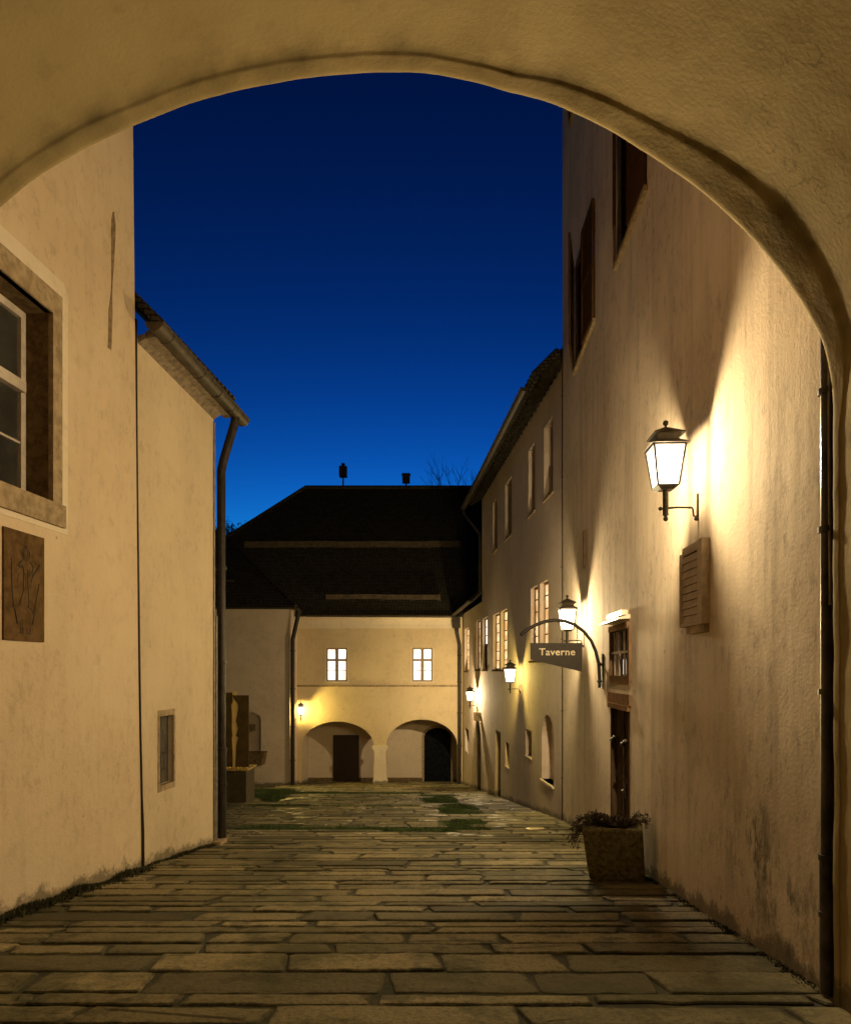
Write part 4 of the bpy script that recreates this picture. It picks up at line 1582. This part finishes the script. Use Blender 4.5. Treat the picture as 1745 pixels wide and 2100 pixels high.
# ------------------------------------------------------------------ gilded stele on its plinth
SY = 20.8
sk = SY / F
sxp = lambda zx: (418.6 + .1495 * zx - CX) * sk
szp = lambda zy: EYE + (HY - (1360.5 + .1495 * zy)) * sk
st = thing('stele', 'brown metal stele with a pale wavy slit on a dark plinth beside the left downpipe', 'sculpture', (sxp(440), SY + .3, gz(SY)))
edge = [(435, 385, 437), (490, 410, 413), (530, 390, 445), (570, 370, 470), (640, 374, 468), (700, 380, 455), (790, 380, 440), (850, 378, 456), (900, 378, 465), (960, 382, 450), (1000, 385, 436), (1015, 378, 468), (1080, 380, 455), (1135, 383, 443), (1210, 388, 440), (1430, 390, 432)]
for side, outer_zx, ztop in ((1, 120, 402), (2, 615, 440)):
    m = MB()
    pts = [(e[side], e[0]) for e in edge]
    if side == 1:
        pts[0] = (385, 402)
        pts[1] = (386, 470)
    else:
        pts[0] = (386, 440)
        pts[1] = (412, 490)
    poly = pts + [(outer_zx, 1430), (outer_zx, ztop)]
    lp = [Vector((sxp(a), szp(b), 0)) for a, b in poly]
    tr = tessellate_polygon([lp])
    y0, y1 = (SY, SY + .02) if side == 2 else (SY + .008, SY + .028)
    m.add([(q.x, y0, q.y) for q in lp], [tuple(t) for t in tr])
    m.add([(q.x, y1, q.y) for q in lp], [tuple(t) for t in tr])
    for i in range(len(lp)):
        a, b = lp[i], lp[(i + 1) % len(lp)]
        m.quad((a.x, y0, a.y), (b.x, y0, b.y), (b.x, y1, b.y), (a.x, y1, a.y))
    m.build('metal_plate', M['bronze'], st)
m = MB()
m.box(sxp(362), sxp(475), SY + .034, SY + .07, szp(1430), szp(440))
m.box(sxp(384), sxp(436), SY + .034, SY + .07, szp(440), szp(392))
m.build('inner_panel', M['gold_pale'], st)
m = MB()
m.box(sxp(90), sxp(583), SY - .05, SY + .95, gz(SY) - .15, szp(1470))
m.build('plinth', simple('plinth_stone', (0.065, 0.05, 0.022), .8, 0, .25, 5, .004), st)
m = MB()
m.box(sxp(85), sxp(612), SY - .09, SY + 1.0, szp(1470), szp(1452))
for k in range(9):
    xx = sxp(280 + k * 38)
    m.ball((xx, SY - .06, szp(1440) + .01), rng.uniform(.03, .055), n=8)
m.build('tray', M['gold'], st)

# ------------------------------------------------------------------ stone planter and its plants
PX0, PX1, PYf = 1.905, 2.60, 7.92
zg0 = gz(PYf)
pl_ = MB()
secs = [(0.0, .060, .03), (.05, .035, .012), (.12, .022, .006), (.35, .012, .003), (.60, .0, .0), (.655, .0, .0)]
pc = Vector(((PX0 + PX1) / 2, PYf + .33, 0))
hw = (PX1 - PX0) / 2
ringv = []
NP = 28
for (h, ins, _) in secs:
    rr = []
    for k in range(NP):
        t = 2 * math.pi * k / NP
        c, s = math.cos(t), math.sin(t)
        e = 0.13
        x = math.copysign(abs(c) ** e, c) * (hw - ins)
        yv = math.copysign(abs(s) ** e, s) * (.33 - ins)
        nn = .012 * noise.noise(Vector((x * 5, yv * 5, h * 5)))
        lean = 0.06 * (0.65 - h) / .65
        ca_, sa_ = math.cos(math.radians(-15)), math.sin(math.radians(-15))
        x, yv = x * ca_ - yv * sa_, x * sa_ + yv * ca_
        rr.append(Vector((pc.x + x + nn + lean, pc.y + yv + nn, zg0 - .04 + h + .012 * noise.noise(Vector((x * 3, yv * 3, 8))))))
    ringv.append(rr)
inner = [[Vector((pc.x + (q.x - pc.x) * .86, pc.y + (q.y - pc.y) * .86, q.z)) for q in ringv[-1]], [Vector((pc.x + (q.x - pc.x) * .84, pc.y + (q.y - pc.y) * .84, q.z - .08)) for q in ringv[-1]]]
allr = ringv + inner
fs = []
for i in range(len(allr) - 1):
    for k in range(NP):
        fs.append((i * NP + k, i * NP + (k + 1) % NP, (i + 1) * NP + (k + 1) % NP, (i + 1) * NP + k))
fs.append(tuple(range((len(allr) - 1) * NP, len(allr) * NP)))
pl_.add([q for r in allr for q in r], fs, 0, True)
o = pl_.build('stone_planter', M['trough_stone'], base=(pc.x, pc.y, zg0))
tag(o, 'dark square stone planter standing by the right wall in front of the old door', 'planter')
lf = MB()
rng = random.Random(3)
topz = zg0 + .60


def leaf(p, d, L, w):
    d = d.normalized()
    s = d.cross(Vector((rng.gauss(0, 1), rng.gauss(0, 1), rng.gauss(0, 1)))).normalized() * w
    lf.add([p, p + d * L * .5 + s, p + d * L, p + d * L * .5 - s], [(0, 1, 2, 3)])


for k in range(330):
    a = rng.uniform(0, 6.28)
    r = math.sqrt(rng.random())
    x0 = Vector((pc.x + math.cos(a) * r * .27, pc.y + math.sin(a) * r * .27, topz))
    lump = .45 + .8 * noise.noise(Vector((x0.x * 5, x0.y * 5, 1.0))) + .75 * max(0, (pc.x - x0.x) / .3)
    d = Vector((rng.gauss(0, .5) + math.cos(a) * .5 * r, rng.gauss(0, .5) + math.sin(a) * .5 * r, rng.uniform(.5, 1.2))).normalized()
    L = rng.uniform(.05, .16) * max(.42, lump)
    lf.tube([x0, x0 + d * L * .6, x0 + d * L + Vector((0, 0, .004))], [.004, .003, .0015], 4)
    for q in range(14):
        t = rng.uniform(.15, 1.0)
        leaf(x0 + d * L * t, d + Vector((rng.gauss(0, .8), rng.gauss(0, .8), rng.gauss(0, .6))), rng.uniform(.02, .05), rng.uniform(.005, .011))
# trailing sprays over both rims
for (sx, sy, ex, ez_, n) in ((-.30, -.1, -.50, -.18, 24), (-.30, .1, -.44, -.05, 14), (.30, -.15, .37, .0, 9), (.29, .1, .36, .06, 8), (-.27, -.25, -.4, .02, 12)):
    for q in range(n):
        f0 = Vector((pc.x + sx, pc.y + sy, topz + .05))
        f1 = Vector((pc.x + ex + rng.gauss(0, .03), pc.y + sy + rng.gauss(0, .06), topz + ez_ + rng.gauss(0, .04)))
        mid = f0.lerp(f1, .5) + Vector((0, 0, .06))
        lf.tube([f0, mid, f1], [.004, .003, .001], 4)
        for w in range(9):
            t = rng.uniform(.2, 1)
            p = f0.lerp(mid, t * 2) if t < .5 else mid.lerp(f1, t * 2 - 1)
            leaf(p, (f1 - f0) + Vector((rng.gauss(0, .1), rng.gauss(0, .1), rng.gauss(0, .1))), rng.uniform(.03, .06), rng.uniform(.004, .008))
o = lf.build('plant', M['dryleaf'], base=(pc.x, pc.y, topz), fix=False)
tag(o, 'withered brown heather with trailing sprays growing in the stone planter', 'plant')

# ------------------------------------------------------------------ drain cover
m = MB()
dq = gp(1098, 1701)
cz = gz(dq[1]) + .008
ring = []
NR = 28
for (r, z) in ((.19, -.03), (.19, .004), (.17, .010), (.13, .010), (.125, .002), (.0, .002)):
    ring.append([Vector((dq[0] + r * math.cos(2 * math.pi * k / NR), dq[1] + r * math.sin(2 * math.pi * k / NR), gz(dq[1] + r * math.sin(2 * math.pi * k / NR)) + .012 + z)) for k in range(NR)])
fs = []
for i in range(len(ring) - 1):
    for k in range(NR):
        fs.append((i * NR + k, i * NR + (k + 1) % NR, (i + 1) * NR + (k + 1) % NR, (i + 1) * NR + k))
m.add([q for r in ring for q in r], fs)
o = m.build('drain_cover', simple('pale_iron', (.5, .42, .28), .4, .3, .2, 10, .001), base=(dq[0], dq[1], cz))
tag(o, 'small round pale drain cover in the paving left of the planter', 'drain cover')

# ------------------------------------------------------------------ tavern sign
bu = RW.upx(1237)
bY = RW.Y(1237)
bk = bY / F
sg = thing('tavern_sign', 'dark hanging sign board lettered Taverne on an arched iron bracket', 'sign', RW.pt(bu, 1.1))
spx = lambda px: (px - CX) * bk
spz = lambda py: EYE + (HY - py) * bk
m = MB()
arc = [(1229.5, 1411), (1229, 1385), (1227.5, 1361), (1222, 1337), (1212, 1314), (1197, 1295), (1178, 1281), (1157, 1273.5), (1137, 1272), (1117, 1275), (1098, 1282), (1082, 1291), (1069.5, 1301)]
m.tube([Vector((spx(a), bY, spz(b))) for a, b in arc], .027, 10)
m.ball((spx(1069.5), bY, spz(1301)), .03)
m.build('bracket', M['iron'], sg)
m = MB()
m.wbox(RW, bu - .02, bu + .02, spz(1413), spz(1341), 0, .025)
wx = RW.pt(bu, 0).x
for py in (1363, 1398):
    m.tube([(spx(1229) - .03, bY, spz(py)), (wx, bY, spz(py))], .016, 8)
    m.ball((spx(1229), bY, spz(py)), .038)
m.build('wall_plate', M['iron'], sg)
for px, pt_ in ((1087.6 + 8, 1283.5), (1184, 1285)):
    m = MB()
    z0, z1 = spz(1320), spz(pt_)
    nlk = max(3, int((z1 - z0) / .045))
    for k in range(nlk):
        zc = z0 + (z1 - z0) * (k + .5) / nlk
        hl = (z1 - z0) / nlk * .62
        pts = []
        for t in range(9):
            an = 2 * math.pi * t / 8
            ox = .012 * math.sin(an)
            pts.append(Vector((spx(px) + (ox if k % 2 else 0), bY + (0 if k % 2 else ox), zc + hl * math.cos(an))))
        m.tube(pts, .0045, 5)
    m.build('chain', M['iron'], sg)
bx0, bx1 = spx(1087.6), spx(1193.3)
zt, zl, zr = spz(1319), spz(1352.7), spz(1378)
m = MB()
m.hexa([(bx0, bY - .02, zl), (bx1, bY - .02, zr), (bx1, bY + .02, zr), (bx0, bY + .02, zl), (bx0, bY - .02, zt), (bx1, bY - .02, zt), (bx1, bY + .02, zt), (bx0, bY + .02, zt)])
bo = m.build('board', M['sign_board'], sg)
cu = bpy.data.curves.new('lettering', 'FONT')
cu.body = 'Taverne'
cu.size = 1.0
cu.extrude = .01
cu.offset = .012
cu.space_character = 1.06
to = bpy.data.objects.new('lettering_source', cu)
COL.objects.link(to)
bpy.context.view_layer.update()
me = bpy.data.meshes.new_from_object(to.evaluated_get(bpy.context.evaluated_depsgraph_get()))
bpy.data.objects.remove(to)
xs = [v.co.x for v in me.vertices]
ys = [v.co.y for v in me.vertices]
tx0, tx1 = spx(1105), spx(1178.6)
sc_x = (tx1 - tx0) / (max(xs) - min(xs))
capz = spz(1330) - spz(1344)
sc_z = capz / max(ys)
root = sg.location
for v in me.vertices:
    x, y_, z = v.co
    v.co = Vector((tx0 + (x - min(xs)) * sc_x, bY - .0225 - z * .25, spz(1344) + y_ * sc_z)) - root
me.materials.append(M['sign_letters'])
lo_ = bpy.data.objects.new('lettering', me)
COL.objects.link(lo_)
lo_.parent = bo

# ------------------------------------------------------------------ small box sign under the last lantern
q = P(980, 1469.5, TW.Y(985) - .05)
ps = thing('box_sign', 'small square box sign on the annex wall under the farthest lantern', 'sign', q)
m = MB()
m.box(q.x - .17, q.x + .17, q.y - .06, q.y + .06, q.z - .17, q.z + .17)
m.build('box', M['louver'], ps)
m = MB()
m.tube([(q.x - .09, q.y - .065, q.z + .06), (q.x + .02, q.y - .065, q.z + .06), (q.x + .09, q.y - .065, q.z - .03)], .012, 5)
m.build('mark', M['plaque_line'], ps)
m = MB()
m.tube([(q.x, q.y, q.z + .1), (q.x + .45, q.y, q.z + .1)], .02, 6)
m.build('bracket', M['iron'], ps)

# ------------------------------------------------------------------ wall lanterns
def frust(m, h0, z0, h1, z1, cx=0.31, mi=0):
    m.hexa([(cx - h0, -h0, z0), (cx + h0, -h0, z0), (cx + h0, h0, z0), (cx - h0, h0, z0), (cx - h1, -h1, z1), (cx + h1, -h1, z1), (cx + h1, h1, z1), (cx - h1, h1, z1)], mi)


def build_lantern():
    root = thing('wall_lantern', 'x', 'lantern', (0, 0, 0), 'wall lanterns')
    m = MB()
    m.box(0.0, .014, -.016, .016, -.13, .13)
    m.ball((.02, 0, -.11), .022)
    m.tube([(.012, 0, -.09), (.045, 0, -.085), (.052, 0, -.02), (.06, 0, -.004), (.2, 0, 0), (.36, 0, -.012)], .0105, 8)
    m.ball((.36, 0, -.012), .02)
    m.tube([(.31, 0, -.075), (.31, 0, .17)], .028, 10)
    m.tube([(.31, 0, -.10), (.31, 0, -.075)], .016, 8)
    m.ball((.31, 0, -.11), .024)
    m.build('bracket', M['lantern_metal'], root)
    m = MB()
    zb, zt, hb, ht = .20, .575, .098, .147
    frust(m, .06, .165, hb + .012, zb)
    for sx in (-1, 1):
        for sy in (-1, 1):
            m.tube([(.31 + sx * hb, sy * hb, zb), (.31 + sx * ht, sy * ht, zt)], .0105, 6)
    for sx in (-1, 1):
        m.box(.31 + sx * ht - .008, .31 + sx * ht + .008, -ht, ht, zt - .012, zt)
        m.box(.31 - ht, .31 + ht, sx * ht - .008, sx * ht + .008, zt - .012, zt)
    m.build('frame', M['lantern_metal'], root)
    m = MB()
    frust(m, .180, .578, .098, .634)
    frust(m, .098, .634, .122, .688)
    frust(m, .148, .684, .140, .696)
    frust(m, .140, .696, .020, .768)
    m.tube([(.31, 0, .76), (.31, 0, .79)], .012, 8)
    m.ball((.31, 0, .812), .027)
    c = m.build('cap', M['lantern_metal'], root)
    for q in [(.31 + k * .06, -.110, .662) for k in (-1, 0, 1)] + [(.31 - .110, k * .06, .662) for k in (-1, 0, 1)]:
        m = MB()
        m.ball(q, .0085, n=6)
        m.build('vent_hole', M['vent_glow'], c)
    zb, zt, hb, ht = .205, .565, .096, .143
    for k, (ax, ay) in enumerate(((0, -1), (-1, 0), (0, 1), (1, 0))):
        m = MB()
        q = []
        for (h, z) in ((hb, zb), (ht, zt)):
            if ax == 0:
                q.append([(.31 - h, ay * h, z), (.31 + h, ay * h, z)])
            else:
                q.append([(.31 + ax * h, -h, z), (.31 + ax * h, h, z)])
        m.quad(q[0][0], q[0][1], q[1][1], q[1][0])
        m.build('pane', M['lamp_back'] if ax == -1 else M['lamp_glass'], root)
    ld = bpy.data.lights.new('bulb', 'POINT')
    ld.energy = LPOW
    ld.color = WARM
    ld.shadow_soft_size = .06
    ld.use_nodes = True
    ln = ld.node_tree
    fo = ln.nodes.new('ShaderNodeLightFalloff')     # falloff eased close to the lamp to compress its hot spot
    fo.inputs['Strength'].default_value = 1.0
    fo.inputs['Smooth'].default_value = 1.2
    em = next(n for n in ln.nodes if n.type == 'EMISSION')
    ln.links.new(fo.outputs['Quadratic'], em.inputs['Strength'])
    lo = bpy.data.objects.new('bulb', ld)
    COL.objects.link(lo)
    lo.parent = root
    lo.location = (.31, 0, .385)
    return root


WARM = (1.0, 0.75, 0.41)
YELLOW = (1.0, 0.72, 0.17)
LPOW = 190.0
proto = build_lantern()
spots = []


def on_wall(wf, px, py):
    return wf.pt(wf.upx(px), wf.v(px, py)), math.atan2(wf.nm.y, wf.nm.x)


spots.append((*on_wall(RW, 1432, 1040), WARM, 730, 'largest and nearest lantern, on the right wall above the louvre box'))
spots.append((*on_wall(RW, 1198, 1313.5), WARM, 760, 'lantern half hidden behind the arched bracket of the hanging sign'))
spots.append((*on_wall(TW, 1068, 1413), YELLOW, 430, 'yellow lit lantern on the tavern wall left of the hanging sign'))
spots.append((*on_wall(TW, 979, 1447), WARM, 1200, 'lantern on the annex wall directly above the small box sign'))
spots.append((Vector((-6.335, 33.0, fz(1473))), 0.0, YELLOW, 520, 'yellow lit lantern above the left arch of the far house'))
kids = [c for c in proto.children]
grand = {c: list(c.children) for c in kids}
for i, (loc, rz, colr, pw, lab) in enumerate(spots):
    if i == 0:
        r = proto
        ks = kids
    else:
        r = proto.copy()
        COL.objects.link(r)
        ks = []
        for c in kids:
            d = c.copy()
            COL.objects.link(d)
            d.parent = r
            ks.append(d)
            for g_ in grand[c]:
                e = g_.copy()
                COL.objects.link(e)
                e.parent = d
    r.location = loc
    r.rotation_euler = (0, 0, rz)
    r['label'] = lab
    for d in ks:
        if d.type == 'LIGHT':
            if i:
                d.data = d.data.copy()
            d.data.energy = pw
            d.data.color = colr

# ------------------------------------------------------------------ trees behind the roofs
tr = thing('leafy_tree', 'dark round leafy tree behind the roof of the court house', 'tree', (-14.2, 50, gz(38)))
m = MB()
m.tube([(-14.2, 50, -5), (-14.1, 50, 2), (-14.2, 50, 8), (-14.2, 50.1, 12.2)], [.3, .24, .16, .05], 8)
for k in range(26):
    a = rng.uniform(0, 6.28)
    z = rng.uniform(6, 11.5)
    m.tube([(-14.2, 50, z), (-14.2 + math.cos(a) * 1.0, 50 + math.sin(a) * 1.0, z + .9)], [.06, .01], 5)
m.build('trunk', M['bark'], tr)
lf = MB()
for k in range(260):
    a = rng.uniform(0, 6.28)
    z = rng.uniform(6.5, 12.3)
    R = 2.1 * math.sqrt(max(0.03, 1 - ((z - 8.8) / 3.9) ** 2))
    r = R * math.sqrt(rng.random())
    c = Vector((-14.2 + math.cos(a) * r, 50 + math.sin(a) * r, z))
    for q in range(26):
        leaf(c + Vector((rng.gauss(0, .22), rng.gauss(0, .22), rng.gauss(0, .2))), Vector((rng.gauss(0, 1), rng.gauss(0, 1), rng.gauss(0, 1))), rng.uniform(.12, .22), rng.uniform(.03, .06))
lf.build('crown', M['leaf'], tr, fix=False)
bt = thing('bare_tree', 'leafless tree whose thin twigs rise above the ridge of the far house', 'tree', (2.0, 46, gz(38)))
m = MB()
rng = random.Random(21)


def branch(p, d, L, r, depth):
    q = p + d * L
    mid = p + d * L * .5 + Vector((rng.gauss(0, .04), rng.gauss(0, .04), 0)) * L
    m.tube([p, mid, q], [r, r * .8, r * .6], 5, cap=False)
    if depth == 0:
        return
    for k in range(3 if depth > 1 else 2):
        nd_ = (d + Vector((rng.gauss(0, .42), rng.gauss(0, .3), rng.uniform(.0, .45)))).normalized()
        branch(p + d * L * rng.uniform(.55, 1), nd_, L * rng.uniform(.55, .8), r * .55, depth - 1)


m.tube([(2.0, 46, -5), (1.9, 46, 3), (2.0, 46, 11)], [.25, .2, .13], 8)
for k in range(6):
    branch(Vector((2.0, 46, 9.3 + k * .35)), Vector((rng.uniform(-.45, .45), rng.uniform(-.3, .3), 1)).normalized(), 2.6, .05, 3)
m.build('trunk', M['bark'], bt)
